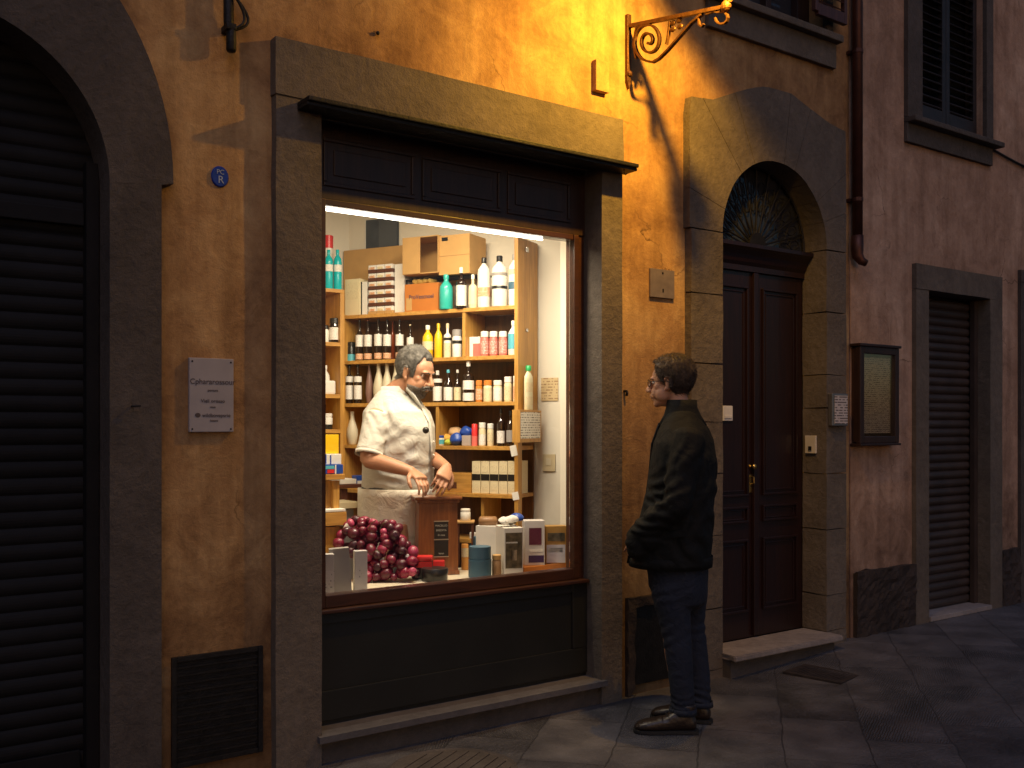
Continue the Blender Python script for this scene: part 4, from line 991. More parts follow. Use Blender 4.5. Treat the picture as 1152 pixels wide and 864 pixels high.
# open cardboard box on top of the orange crate
cz = TZ['A']+.165
t, w_, h_ = sbox('orange_carton', 455, 493, 319, 'A', .02, .18, CARDD, 'orange printed carton with a dark lettered band under the cardboard box', 'carton', faces=((.05,.22,.05,.5,CARD,'sticker'),))
bm = wall_text('ProVencnoel', .036, 0, -.0016, h_*.52, .0008); bm.transform(Matrix.Diagonal((.92,1,1,1))); 
obj('lettering', bm, mat('dark_carton_ink', (.05,.045,.09), .5), t, world=False)
p, Z = onunit(472, .05)
t = empty('paper_bundle', (p.x, p.y, TZ['A']+h_+.001), 'crumpled yellow paper bundle lying on the orange carton', 'paper', None, RZS)
bm = B()
for i in range(4): ell(bm, (.06-.035*i, .05, .022), (.026,.05,.022), seg=10)
bm = fuse(bm, .006, 1); jitter(bm, .006, 40); obj('bundle', bm, mat('yellow_paper', (.62,.42,.10), .7), t, True, world=False)
def open_box(name, px0, px1, py0, py1, k, dep, label, openx):
    """cardboard box whose front shows a flap on the left and the dark inside"""
    p, Z = onunit((px0+px1)/2, k); a, _ = onunit(px0, k); b_, _ = onunit(px1, k); w = (a-b_).length
    z0 = CAM.z+(HZ-py1)/F*Z; h = (py1-py0)/F*Z
    t = empty(name, (p.x, p.y, z0), label, 'cardboard box', None, RZS)
    th = .006
    bm = B(); box(bm, -w/2, w/2, dep-th, dep, 0, h); box(bm, -w/2, -w/2+th, 0, dep-th-.0005, 0, h); box(bm, w/2-th, w/2, 0, dep-th-.0005, 0, h); box(bm, -w/2+th+.0005, w/2-th-.0005, 0, dep-th-.0005, 0, th); box(bm, -w/2+th+.0005, w/2-th-.0005, 0, dep-th-.0005, h-th, h)
    obj('carton', bm, CARD, t, world=False)
    bm = B(); box(bm, -w/2+.001, -w/2+openx*w, -.006, -.0005, .002, h-.001, .001); obj('flap', bm, CARD, t, world=False)
    return t, w, h
t1, w1, h1 = open_box('cardboard_box', 453, 493, 266, 308, .0, .2, 'open brown cardboard box lying on its side above the orange carton', .5)
t2, w2, h2 = sbox('cardboard_box', 493.5, 528, 264, 'A', .012, .2, CARD, 'closed brown cardboard box with a metal clip right of the open box', 'cardboard box', zb=CAM.z+(HZ-307)/F*5.75, faces=((.1,.3,.86,.95,BLACKPL,'clip'), (.0,1.0,.47,.485,mat('kraft_seam', (.36,.2,.07), .7),'seam')))
# low riser that carries the second box
p, Z = onunit(511, .06); bm = B(); box(bm, -.16, .16, 0, .13, 0, .006); 
t = empty('wire_rack', (sp(.44,.06).x, sp(.44,.06).y, TZ['A']), 'thin dark rack carrying the cardboard boxes over the top shelf bottles', 'rack', None, RZS)
topz = CAM.z+(HZ-307)/F*5.75-.001-TZ['A']
bm = B(); box(bm, -.35, .19, .0, .13, topz-.005, topz)
for x_ in (-.345, .185): 
    for y_ in (.005, .125): box(bm, x_-.004, x_+.004, y_-.004, y_+.004, .0006, topz-.0055)
obj('rack_frame', bm, IRON_D, t, world=False)
su('round', 'teal_bottle', 494, 510, 309, 'A', .02, TEAL, TEAL, (), 'round teal bottle under the cardboard box on the top shelf')
su('spirit', 'dark_bottle', 513, 525, 301, 'A', .015, DGLASS, WHITEP, ((.06,.56,LABELW),), 'dark bottle with a white cap and label next to the teal bottle')
su('spirit', 'small_bottle', 527, 537, 309, 'A', .03, IVORY, WHITEP, ((.1,.5,LABELC),), 'small ivory bottle beside the three big white bottles')
su('lotion', 'white_bottle', 537, 552, 290, 'A', .05, WHITEP, BLACKPL, ((.22,.40,LABELO),), 'big white bottle with an orange label and black cap on the top shelf')
su('lotion', 'white_bottle', 553, 571, 288, 'A', .04, WHITEP, BLACKPL, ((.34,.40,BLACKPL),(.60,.66,GREYC)), 'biggest white bottle with a black pump top in the middle of its row')
su('lotion', 'white_bottle', 572, 586, 286, 'A', .06, WHITEP, GREYC, ((.32,.46,NAVY),(.6,.7,LABELC)), 'big white bottle with a grey cap right against the end board')
# tier B ----------------------------------------------------------
su('jar', 'dark_jar', 390, 400, 385, 'B', .06, BLACKPL, BLACKPL, ((.0,.36,SKYB),), 'squat black jar with a pale blue base left of the tall dark bottles', 'jar')
for i, (cx_, bm_) in enumerate(((404.5,DGLASS),(414,DGLASS),(425.5,DGLASS),(435.5,DGLASS),(449.5,DGLASS))):
    su('wine', 'wine_bottle', cx_-4.6, cx_+4.6, 359.5+(i==2)*-1, 'B', .05, bm_, RGLASS if i in (1,) else BLACKPL, ((.34,.62,LABELW),(.03,.17,LABELO)), ['leftmost tall dark bottle of the second shelf row', 'tall dark bottle second from the left on the second shelf', 'middle tall dark bottle with a cream neck on the second shelf', 'fourth tall dark bottle from the left beside the red glass one', 'rightmost tall dark bottle behind the shopkeeper hair'][i], 'bottle', 'tall dark bottles on the second shelf')
su('wine', 'red_bottle', 438.8, 444.6, 361, 'B', .10, RGLASS, RGLASS, (), 'thin red brown glass bottle set behind the tall dark ones')
su('wine', 'dark_bottle', 457.5, 465.5, 365, 'B', .06, DGLASS, LABELC, ((.3,.62,PAPER),), 'shorter dark bottle with a cream stopper above the shopkeeper head')
su('round', 'yellow_bottle', 475, 487.5, 366, 'B', .04, YEL, WHITEP, ((.25,.5,LABELC),), 'yellow bottle with a white cap on the second shelf')
su('round', 'yellow_bottle', 488.5, 498, 364, 'B', .05, YEL, YEL, (), 'yellow bottle with a yellow cap on the second shelf')
su('spirit', 'small_bottle', 499, 508, 364, 'B', .05, WHITEP, LABELC, ((.0,.42,LABELC),(.5,.58,BLACKPL)), 'white bottle with a beige stopper beside the yellow bottles')
su('jar', 'white_jar', 508.5, 520, 371, 'B', .04, PAPER, GREYC, ((.48,.60,BLACKPL),), 'white jar with a dark lid left of the shelf divider', 'jar')
sbox('white_carton', 528, 540, 379, 'B', .05, .06, PAPER, 'small white carton just right of the shelf divider', 'carton', faces=((.35,1,.0,.66,PINK,'print'),))
for i, x_ in enumerate((540.5, 550.5, 561)):
    su('jar', 'coral_jar', x_, x_+9.6, 373, 'B', .04+.0*i, PINK, WHITEP, ((.08,.62,mat_print('coral_label_print', (.72,.20,.16), (.85,.62,.55), 120, .5, 160)),), ['left of the three coral jars with white lids', 'middle one of the three coral jars with white lids', 'right of the three coral jars with white lids'][i], 'jar', 'coral jars with white lids')
su('round', 'blue_label_bottle', 571.5, 584, 361, 'B', .05, WHITEP, WHITEP, ((.18,.62,SKYB),), 'white bottle with a blue label beside the coral jars')
# tier C ----------------------------------------------------------
for i, x_ in enumerate((388.5, 398)):
    su('spirit', 'black_bottle', x_, x_+9, 408, 'C', .03, DGLASS, BLACKPL, ((.10,.44,LABELW),(.52,.66,PAPER)), ['black bottle at the left end of the third shelf', 'black bottle second on the third shelf left of the shopkeeper'][i], 'bottle', 'black bottles with white labels on the third shelf')
su('vase', 'dark_vase', 411, 420, 407, 'C', .06, plain('mauve_ceramic', (.22,.12,.10), .4), None, (), 'dull mauve vase behind the shopkeeper shoulder', 'vase')
for i, x_ in enumerate((420.5, 430, 440)):
    su('vase', 'cream_vase', x_-1, x_+12, 408, 'C', .05, CREAMP, None, (), ['cream vase next to the mauve one', 'cream vase in the middle of the third shelf row', 'cream vase hidden half behind the shopkeeper neck'][i], 'vase', 'cream vases on the third shelf')
su('spirit', 'black_bottle', 487, 497.5, 417, 'C', .05, DGLASS, PAPER, ((.05,.5,LABELW),(.62,.74,PAPER)), 'dark bottle with a white label right beside the shopkeeper nose')
su('oil', 'oil_bottle', 499, 509.5, 416, 'C', .04, DGLASS, SKYB, ((.06,.46,LABELW),), 'dark oil bottle with a blue stopper on the third shelf')
su('oil', 'oil_bottle', 510.5, 519, 416, 'C', .05, DGLASS, WHITEP, ((.06,.46,LABELC),), 'dark oil bottle with a white stopper and beige label')
su('spirit', 'spirit_bottle', 520.5, 533.5, 406, 'C', .03, DGLASS, WHITEP, ((.03,.22,LABELW),(.30,.52,LABELW)), 'tallest black bottle with two white labels on the third shelf')
su('jar', 'amber_jar', 535, 543, 428, 'C', .05, AMBER, plain('orange_lid', (.65,.22,.04), .4), ((.1,.6,LABELO),), 'small amber jar beside the tallest black bottle', 'jar')
su('jar', 'amber_jar', 543.8, 554, 428, 'C', .05, IVORY, plain('orange_lid2', (.65,.22,.04), .4), ((.05,.65,LABELC),), 'honey jar with an orange lid on the third shelf', 'jar')
su('jar', 'ivory_jar', 554.8, 565, 428, 'C', .04, IVORY, WHITEP, ((.05,.65,LABELW),), 'white labelled jar in the row of small jars', 'jar')
su('jar', 'ivory_jar', 567, 576, 424, 'C', .05, IVORY, WHITEP, ((.05,.60,LABELC),), 'taller ivory jar second from the end board', 'jar')
su('jar', 'ivory_jar', 577, 585, 423, 'C', .05, IVORY, WHITEP, ((.1,.60,LABELO),), 'tallest ivory jar touching the end board', 'jar')
# tier D ----------------------------------------------------------
su('vase', 'cream_vase', 389.5, 403, 463, 'D', .05, CREAMP, None, (), 'tall cream vase alone on the fourth shelf at the left', 'vase')
su('jar', 'blue_jar', 490.8, 500, 490, 'D', .035, PAPER, BLUEP, ((.15,.6,SKYB),), 'little blue and white jar at the left of the fourth shelf', 'jar')
def blob(name, px, py, k, rx, ry, rz_, m, label, cat, tier='D'):
    z = TZ[tier]; p, Z = onunit(px, k); s = Z/F; zc = CAM.z+(HZ-py)*s
    t = B(); ell(t, (0,0,0), (rx*s, ry*s, rz_*s), seg=18); 
    for v in t.verts: v.co += noise.noise_vector(v.co*30+Vector((px,0,0)))*.007
    o = empty(name, (p.x, p.y, max(z+rz_*s*.95, zc)), label, cat, None, RZS); obj('cloth', t, m, o, True, world=False); return o
blob('orange_cloth', 503.5, 493, .10, 7, 7, 5, plain('orange_cloth', (.75,.42,.08), .8), 'crumpled orange cloth on the fourth shelf', 'cloth')
blob('pale_cloth', 513, 486, .11, 9, 7, 5.5, plain('peach_cloth', (.75,.48,.25), .8), 'peach cloth bundled on top of the orange one', 'cloth')
blob('green_sponge', 505, 497.5, .05, 5, 5, 3.5, plain('lime_sponge', (.45,.50,.06), .8), 'small lime green sponge in front of the cloths', 'sponge')
blob('blue_bag', 513.5, 494, .05, 7, 6, 7.2, BLUEP, 'round blue cloth pouch on the fourth shelf', 'pouch')
blob('blue_bag', 525, 486, .08, 8, 6, 6.5, BLUEP, 'larger blue pouch slumped over the grey box', 'pouch')
sbox('grey_box', 519.5, 529.5, 490, 'D', .04, .05, plain('warm_grey_box', (.42,.36,.33), .6), 'little grey box under the larger blue pouch', 'box')
su('tube', 'red_can', 530.5, 537.5, 477, 'D', .04, REDP, None, ((.0,.45,PINK),), 'small red can on the fourth shelf', 'can')
su('jar', 'cream_tube', 538.5, 546.5, 475.5, 'D', .04, IVORY, WHITEP, ((.05,.5,LABELW),), 'white topped cream bottle right of the red can', 'bottle')
su('jar', 'cream_tube', 548, 555.5, 476.5, 'D', .05, IVORY, WHITEP, ((.2,.6,LABELC),), 'second white topped cream bottle next to the dark ones', 'bottle')
su('spirit', 'etched_bottle', 559, 568, 459, 'D', .04, DGLASS, BLACKPL, ((.08,.40,LABELW),), 'black bottle with an oval white mark on the fourth shelf')
su('spirit', 'etched_bottle', 569.5, 579, 462, 'D', .05, DGLASS, BLACKPL, ((.12,.45,GREYC),), 'black bottle with a grey mark beside the end board')
# tier E ----------------------------------------------------------
sbox('wooden_case', 494, 530, 532, 'E', .03, .16, HWOOD, 'low wooden drawer box beside the five white cartons', 'drawer', faces=((.25,.55,.2,.52,BROWNC,'handle'),))
for i in range(5):
    x_ = 531+i*10.1
    sbox('white_carton', x_, x_+9.4, 519, 'E', .03, .15, IVORY, 'one of the five identical white cartons with a black band', 'carton', 'five white cartons with black bands', faces=((0,1,.40,.60,BLACKPL,'band'),(.15,.85,.66,.9,LABELC,'print'),(.15,.85,.1,.3,LABELC,'print')))
# price tags
for (px_, py_, w_, h_) in ((578,507,8,12),(580,558,8,9)):
    p, Z = onunit(px_, -.004); s = Z/F
    b_ = B(); box(b_, -w_*s/2, w_*s/2, -.0008, .0008, -h_*s/2, h_*s/2, M=Matrix.Translation((p.x, p.y, CAM.z+(HZ-py_)*s)) @ Matrix.Rotation(RZS,4,'Z') @ Matrix.Rotation(R(-12),4,'Y')); obj('price_tag', b_, PAPER, unit)
# ---- things on the end board and wall
def onend(px, off=0.0):
    """plane of the end board's outer face (normal -SD), off metres in front of it"""
    d = ray(px, HZ); t_ = (FR - SD*off - CAM).dot(SD)/d.dot(SD); p = CAM + d*t_; return Vector((p.x, p.y, 0)), t_
RZE = math.atan2(ND.y, ND.x)
a, Za = onend(585, .05); b_, Zb = onend(609, .05); w_ = (b_-a).length; zt_ = CAM.z+(HZ-461)/F*Za; zb_ = CAM.z+(HZ-498)/F*Za
c = (a+b_)/2
t = empty('notice_frame', (c.x, c.y, zb_), 'wooden framed white notice fixed to the end board under the lotion bottle', 'notice', None, RZE)
bm = B(); box(bm, -w_/2, w_/2, 0, .049, 0, zt_-zb_, .002); obj('frame', bm, HWOODV, t, world=False)
bm = B(); box(bm, -w_/2+.008, w_/2-.016, -.0015, -.0003, .022, zt_-zb_-.012); obj('paper', bm, mat_print('notice_print', (.80,.77,.70), (.15,.12,.1), 70, .5, 110), t, world=False)
p, Z = onend(594.5, .026)
hh = (460-410)*Z/F
product('lotion', 'lotion_bottle', (p.x, p.y, zt_+.001), hh, 8*Z/F, plain('cream_lotion', (.70,.66,.45), .35), GREENP, ((.12,.30,LABELC),(.40,.62,LABELC)), 'cream lotion bottle with a bright green cap standing on the notice frame', flat=.5, rz=RZE)
def onwall(px): 
    d = ray(px, HZ); t_ = (FR + ND*(DK+.010) - CAM).dot(ND)/d.dot(ND); p = CAM + d*t_; return Vector((p.x, p.y, 0)), t_
def wallthing(name, px0, px1, py0, py1, th, m, label, cat, inner=None, off=0):
    a, Za = onwall(px0); b_, Zb = onwall(px1); c = (a+b_)/2; Z = (Za+Zb)/2; w_ = (a-b_).length
    z1, z0 = CAM.z+(HZ-py0)/F*Z, CAM.z+(HZ-py1)/F*Z
    t = empty(name, (c.x, c.y, z0), label, cat, None, RZS)
    bm = B(); box(bm, -w_/2, w_/2, -th, .0, 0, z1-z0, .0015); obj('plate', bm, m, t, world=False)
    if inner:
        for (u0,u1,v0,v1,im,nm) in inner:
            bm = B(); box(bm, -w_/2+u0*w_, -w_/2+u1*w_, -th-.003, -th-.0004, v0*(z1-z0), v1*(z1-z0), .001); obj(nm, bm, im, t, world=False)
    return t
wallthing('wall_note', 609, 628, 425, 451, .004, mat_print('beige_note_print', (.60,.46,.26), (.32,.2,.1), 60, .5, 80), 'beige printed note pinned to the cream wall right of the green capped bottle', 'note')
wallthing('light_switch', 611, 625, 511, 530, .008, plain('beige_switch', (.60,.50,.32), .4), 'square beige light switch low on the cream wall', 'switch', ((.3,.7,.35,.75,plain('ivory_rocker', (.66,.58,.42), .35),'rocker'),))
wallthing('dark_poster', 411, 449, 246, 281, .004, plain('charcoal_poster', (.055,.06,.065), .45, var=.3), 'charcoal grey poster with a pale emblem high behind the cardboard boxes', 'poster', ((.42,.95,.08,.95,plain('poster_field', (.08,.085,.09), .45),'field'),(.0,.03,.0,1,PAPER,'edge')))
p, Z = onwall(437); zc = CAM.z+(HZ-262)/F*Z
# ---- left wall unit (parallel to the facade)
YL = 1.60
lu = empty('wall_shelf', (-.25, YL, ZF), 'narrow honey wood shelf rack at the left edge of the window view', 'shelf rack')
ux1 = U(388, YL)-.002; ux0 = ux1-.55
def lb(name, x0, x1, y0, y1, z0, z1, m, bev=.002):
    b_ = B(); box(b_, x0, x1, y0, y1, z0, z1, bev); return obj(name, b_, m, lu)
LTZ = [ZZ(376, y, YL) for y in (328.5, 385, 443.5, 483)]
lb('upright', ux1-.028, ux1, YL, YL+.26, ZF, LTZ[0]-.003, HWOODV); lb('upright', ux0, ux0+.028, YL, YL+.26, ZF, LTZ[0]-.003, HWOODV)
lb('back_panel', ux0+.03, ux1-.03, YL+.25, YL+.26, ZF, LTZ[0]-.03, HWOODV)
for i, z in enumerate(LTZ): lb('shelf', ux0+(.0285 if i else 0), ux1-(.0285 if i else 0), YL+.001, YL+.2495, z-.024 if i else z-.0025, z if i else z+.02, HWOOD)
def lp_(kind, name, px0, px1, py, zi, k, bodym, capm, labs, label, cat='bottle', group=None):
    y = YL+k; p = on((px0+px1)/2, HZ, y); Z = (p-CAM).dot(FW); z = LTZ[zi]+(.0206 if zi == 0 else .0006); yb = HZ-(z-CAM.z)/Z*F
    return product(kind, name, (p.x, y, z), (yb-py)*Z/F, (px1-px0)/2*Z/F, bodym, capm, labs, label, cat, group)
lp_('lotion', 'turquoise_bottle', 365, 374.5, 281, 0, .06, TURQ, TURQ, ((.45,.62,LABELW),), 'left turquoise bottle on top of the narrow rack', group='turquoise bottles on the narrow rack')
lp_('lotion', 'turquoise_bottle', 375, 384.5, 281, 0, .06, TURQ, TURQ, ((.45,.62,LABELW),), 'right turquoise bottle on top of the narrow rack', group='turquoise bottles on the narrow rack')
lp_('jar', 'red_capped_bottle', 364, 375, 265, 0, .15, WHITEP, REDP, (), 'white bottle with a red cap behind the turquoise bottles')
lp_('jar', 'dark_jar', 370.5, 382, 358, 1, .06, DGLASS, BLACKPL, ((.12,.62,LABELW),), 'dark jar with a white label on the narrow rack', 'jar')
lp_('jar', 'white_jar', 362, 370, 366, 1, .08, WHITEP, BLACKPL, (), 'white jar half hidden by the window frame on the rack', 'jar')
lp_('round', 'white_pot', 361, 371, 411, 2, .12, PAPER, WHITEP, (), 'white pot behind the tilted white carton on the rack', 'pot')
p = on(373, 443, YL+.05)
t = empty('white_carton', (p.x, YL+.05, LTZ[2]+.0006), 'white rounded carton on the third board of the narrow rack', 'carton'); bm = B(); box(bm, -.045, .03, 0, .07, 0, .085, .012); obj('carton', bm, PAPER, t, world=False)
bm = B(); box(bm, -.062, -.047, .01, .06, 0, .075, .004); obj('side_flap', bm, CARD, t, world=False)
lp_('jar', 'white_pot', 363, 374, 465, 3, .06, PAPER, PAPER, ((0,.3,BLACKPL),), 'low white pot with a black base on the lowest rack board', 'pot')
# ---- stand with trays lower left
st = empty('tray_stand', (0,0,ZF), 'stepped honey wood stand behind the white boxes at the lower left of the window', 'stand')
def sby(px0, px1, py0, py1, y, dep, m, name='board', parent=st, bev=.002, world=True):
    a = on(px0, HZ, y); b_ = on(px1, HZ, y); z1, z0 = ZZ((px0+px1)/2, py0, y), ZZ((px0+px1)/2, py1, y)
    bm = B(); box(bm, a.x, b_.x, y, y+dep, z0, z1, bev); return obj(name, bm, m, parent)
YT = .62
sby(345, 388, 534, 540, YT, .20, HWOOD, 'tray_board'); sby(375, 382, 541, 574, YT+.02, .03, HWOODV, 'post'); sby(348, 374, 541, 574, YT+.05, .02, HWOODV, 'back_board')
sby(345, 390, 577, 592, YT-.03, .20, HWOOD, 'drawer_front'); sby(345, 389, 573.5, 576.5, YT-.03, .18, PAPER, 'drawer_lining'); sby(350, 386, 593, 700, YT, .15, HWOODV, 'plinth')
zt0 = ZZ(376, 534, YT)
def tray(name, px0, px1, py0, py1, y, dep, m, label, cat, faces=()):
    a = on(px0, HZ, y); b_ = on(px1, HZ, y); z1, z0 = ZZ((px0+px1)/2, py0, y), ZZ((px0+px1)/2, py1, y); w_ = b_.x-a.x; h_ = z1-z0
    t = empty(name, ((a.x+b_.x)/2, y, z0), label, cat); bm = B(); box(bm, -w_/2, w_/2, 0, dep, 0, h_, .002); obj('carton', bm, m, t, world=False)
    for (u0,u1,v0,v1,fm,fn) in faces:
        bm = B(); box(bm, -w_/2+u0*w_, -w_/2+u1*w_, -.0014, -.0003, v0*h_, v1*h_); obj(fn, bm, fm, t, world=False)
    return t
tray('blue_carton', 350, 386, 523, 533.5, YT+.01, .10, BLUEP, 'low dark blue carton with a red print on the stand', 'carton', ((.5,.72,.1,.5,REDP,'print'),(.74,.78,0,1,PAPER,'stripe'),(.3,.72,.55,.9,SKYB,'stripe')))
tray('white_packet', 352, 384, 511, 522.5, YT+.03, .09, PAPER, 'white packet with blue stripes lying on the blue carton', 'packet', ((.42,.47,.1,1,BLUEP,'stripe'),(.60,.64,0,.9,BLUEP,'stripe')))
tray('yellow_box', 352, 381, 489, 510.5, YT+.05, .04, YEL, 'bright yellow box standing on the stand at the window edge', 'box')
# side table behind with papers
sd = empty('side_table', (0,0,ZF), 'dark side table between the stand and the shopkeeper', 'side table')
sby(380, 416, 545, 549, 1.25, .3, BROWNC, 'table_top', sd); sby(384, 391, 550, 720, 1.27, .04, BROWNC, 'leg', sd); sby(408, 414, 550, 720, 1.27, .04, BROWNC, 'leg', sd)
tray('paper_stack', 383, 401, 539, 544.5, 1.27, .15, PAPER, 'small stack of white paper on the dark side table', 'paper')
tray('blue_pot', 401, 411, 535, 544.5, 1.3, .06, BLUEP, 'small blue pot on the dark side table', 'pot', ((.1,.6,0,.4,PAPER,'label'),))
sb = empty('low_bench', (0,0,ZF), 'low cream bench top under the side table', 'bench'); sby(381, 405, 565, 572, 1.02, .2, IVORY, 'bench_top', sb); sby(386, 398, 573, 700, 1.05, .1, GREYC, 'bench_leg', sb)

# ================================================================== DISPLAY DECK
ZD = .668
dk = empty('display_deck', (-.7, .155, ZD), 'cream topped display deck just inside the shop window', 'display deck')
bm = B(); box(bm, -.78, .975, .148, .60, ZD-.03, ZD, .003); obj('deck_top', bm, plain('cream_deck', (.62,.55,.42), .5), dk)
bm = B(); box(bm, -.77, .975, .56, .59, ZF, ZD-.031); obj('deck_front', bm, BROWNC, dk)
bm = B(); box(bm, -.77, .975, .151, .18, .1, ZD-.031); obj('deck_riser', bm, BROWNC, dk)
def dpt(px, py, z=ZD):
    p = gz(px, py, z); return Vector((p.x, p.y, z)), (p-CAM).dot(FW)
CAMRZ = -math.atan2(FW.x, FW.y)
def dbox(name, px0, px1, py0, py1, m, dep, label, cat='box', rz=0.0, faces=(), tilt=0, z=ZD, bev=.002, group=None, facing=CAMRZ):
    """box on the deck seen between px0..px1, base at py1; facing the camera unless turned by rz"""
    p, Z = dpt((px0+px1)/2, py1, z); w_ = (px1-px0)/F*Z; h_ = (py1-py0)/F*Z
    t = empty(name, (p.x, p.y, z+.0006), label, cat, group, facing+rz)
    bm = B(); box(bm, -w_/2, w_/2, 0, dep, 0, h_, bev); bm.transform(Matrix.Rotation(tilt, 4, 'Y')); obj('carton', bm, m, t, world=False)
    for (u0,u1,v0,v1,fm,fn) in faces:
        bm = B(); box(bm, -w_/2+u0*w_, -w_/2+u1*w_, -.0016, -.0003, v0*h_, v1*h_, 0); bm.transform(Matrix.Rotation(tilt, 4, 'Y')); obj(fn, bm, fm, t, world=False)
    return t, w_, h_
GL = mat_print('grey_label_print', (.55,.53,.52), (.2,.2,.22), 70, .42, 90)
dbox('white_box', 358, 376, 624, 671, plain('pale_grey_card', (.50,.48,.47), .6), .05, 'pale card box with small print at the window corner', rz=.3, faces=((.3,1,.2,.6,GL,'print'),))
dbox('grey_box', 374, 396, 617, 668, GREYC, .05, 'grey textured box leaning among the white ones in the window corner', rz=.25, tilt=R(-4))
dbox('white_box', 399, 413.5, 620, 665.5, plain('pale_grey_card2', (.55,.53,.53), .6), .04, 'upright white box with a faint curl mark beside the red fruit', rz=.35, faces=((.35,.75,.35,.6,GL,'print'),))
# red fruit heap --------------------------------------------------
def fruit_mat():
    m, nt, b = newmat('glossy_dark_red_fruit'); N = nt.nodes; L = nt.links
    oi = N.new('ShaderNodeObjectInfo'); r1 = ramp(N, [(0, (.035,.002,.010)), (.45, (.12,.004,.022)), (.8, (.25,.010,.045)), (1, (.46,.06,.14))]); L.new(oi.outputs['Random'], r1.inputs[0])
    tc = N.new('ShaderNodeTexCoord'); n1 = N.new('ShaderNodeTexNoise'); n1.inputs['Scale'].default_value = 45; n1.inputs['Detail'].default_value = 4; L.new(tc.outputs['Object'], n1.inputs['Vector'])
    r2 = ramp(N, [(.35, (.45,.45,.45)), (.7, (1.5,1.4,1.4))]); L.new(n1.outputs['Fac'], r2.inputs[0])
    mu = N.new('ShaderNodeMixRGB'); mu.blend_type = 'MULTIPLY'; mu.inputs[0].default_value = .8; L.new(r1.outputs[0], mu.inputs[1]); L.new(r2.outputs[0], mu.inputs[2])
    L.new(mu.outputs[0], b.inputs['Base Color']); b.inputs['Roughness'].default_value = .36; b.inputs['Coat Weight'].default_value = .12
    bp = N.new('ShaderNodeBump'); bp.inputs['Strength'].default_value = .2; bp.inputs['Distance'].default_value = .003; L.new(n1.outputs['Fac'], bp.inputs['Height']); L.new(bp.outputs[0], b.inputs['Normal'])
    return m
FRM = fruit_mat()
pc, Zc = dpt(424, 655); rng = random.Random(3)
t = empty('red_fruit_bunch', (pc.x, pc.y, ZD), 'big heaped bunch of glossy dark red fruit in the window', 'fruit bunch', None, CAMRZ)
pts = []
tries = 0
while len(pts) < 98 and tries < 90000:
    tries += 1
    x = rng.uniform(-.20, .185); z = rng.uniform(.02, .295)
    hx = .32 - max(0, x-.06)*1.5 - max(0, -.12-x)*1.3
    if x < -.06 and z < .13: continue
    if z > hx: continue
    y = .10*(z/.33)**1.3 - .015 + rng.choice((0, .0, .035, .07)) + rng.uniform(-.006,.006)
    r_ = rng.choice((.019,.023,.026,.029))
    if all((x-a)**2+(y-b)**2+(z-c)**2 > (r_+q)**2*.46 for a,b,c,q in pts): pts.append((x,y,z,r_))
print('FRUIT', len(pts))
gb = B(); g_ = bmesh.ops.create_icosphere(gb, subdivisions=3, radius=1.0)
for v in gb.verts:
    v.co.z *= 1.0 + (.12 if v.co.z > 0 else 0)
    d = math.hypot(v.co.x, v.co.y)
    if v.co.z > .6: v.co.z -= .22*max(0, 1-d/.5)
gme = bpy.data.meshes.new('fruit'); gb.to_mesh(gme); gb.free(); gme.materials.append(FRM); gme.polygons.foreach_set('use_smooth', [True]*len(gme.polygons))
for (x,y,z,r_) in pts:
    o = bpy.data.objects.new('fruit', gme); COL.objects.link(o); o.parent = t; o.location = (x,y,z); o.scale = (r_, r_*rng.uniform(.85,1.05), r_*rng.uniform(.95,1.25)); o.rotation_euler = (rng.uniform(-1.5,1.5), rng.uniform(-1.5,1.5), rng.uniform(0,6))
bm = B()
for i in range(9):
    a = Vector((rng.uniform(-.12,.1), rng.uniform(0,.1), rng.uniform(.1,.28))); d = Vector((rng.uniform(-.05,.05), -.02, rng.uniform(.0,.06))); tube(bm, [a, a+d*.5+Vector((0,-.01,.01)), a+d], .0022, 5)
obj('stem', bm, mat('green_brown_stem', (.08,.07,.02), .6), t, world=False)
p = P(391, 595, Zc+.06); bm = B(); ell(bm, (0,0,0), (.022,.012,.036), seg=16); bm.transform(Matrix.Rotation(R(25),4,'Y')); t = empty('white_egg_soap', p, 'white oval soap resting on the red fruit', 'soap', None, CAMRZ); obj('soap', bm, PAPER, t, True, world=False)
# red and black cases ----------------------------------------------
dbox('black_case', 463, 486, 632, 652, BLACKPL, .07, 'black case with a bright red lid right of the red fruit', 'case', bev=.008, faces=((0,1.0,.66,1.0,REDP,'red_lid'),))
pp, Z = dpt(474, 652); hh = (652-632)/F*Z
t = empty('red_case', (pp.x, pp.y, ZD+hh+.001), 'flat bright red rounded case lying on the black one', 'case', None, CAMRZ); bm = B(); box(bm, -.05, .055, .0, .07, 0, .026, .010); obj('case', bm, REDP, t, True, world=False); autosmooth(t.children[0])
dbox('red_cup', 487, 500, 631, 648, REDP, .05, 'small red box between the round black tin and the wooden box', bev=.006)
pp, Z = dpt(489, 653)
t = empty('black_tin', (pp.x, pp.y, ZD+.0006), 'round shiny black tin in front of the wooden box', 'tin', None, 0); bm = B(); r_ = 15/F*Z; lathe(bm, [(0,0),(r_*.93,0),(r_*.97,.004),(r_*.97,.036),(0,.036)], 32); obj('tin', bm, BLACKPL, t, True, world=False); autosmooth(t.children[0])
bm = B(); lathe(bm, [(0,.0365),(r_*1.02,.0365),(r_*1.02,.058),(r_*.97,.062),(0,.063)], 32); o = obj('lid', bm, BLACKPL, t, True, world=False); autosmooth(o)
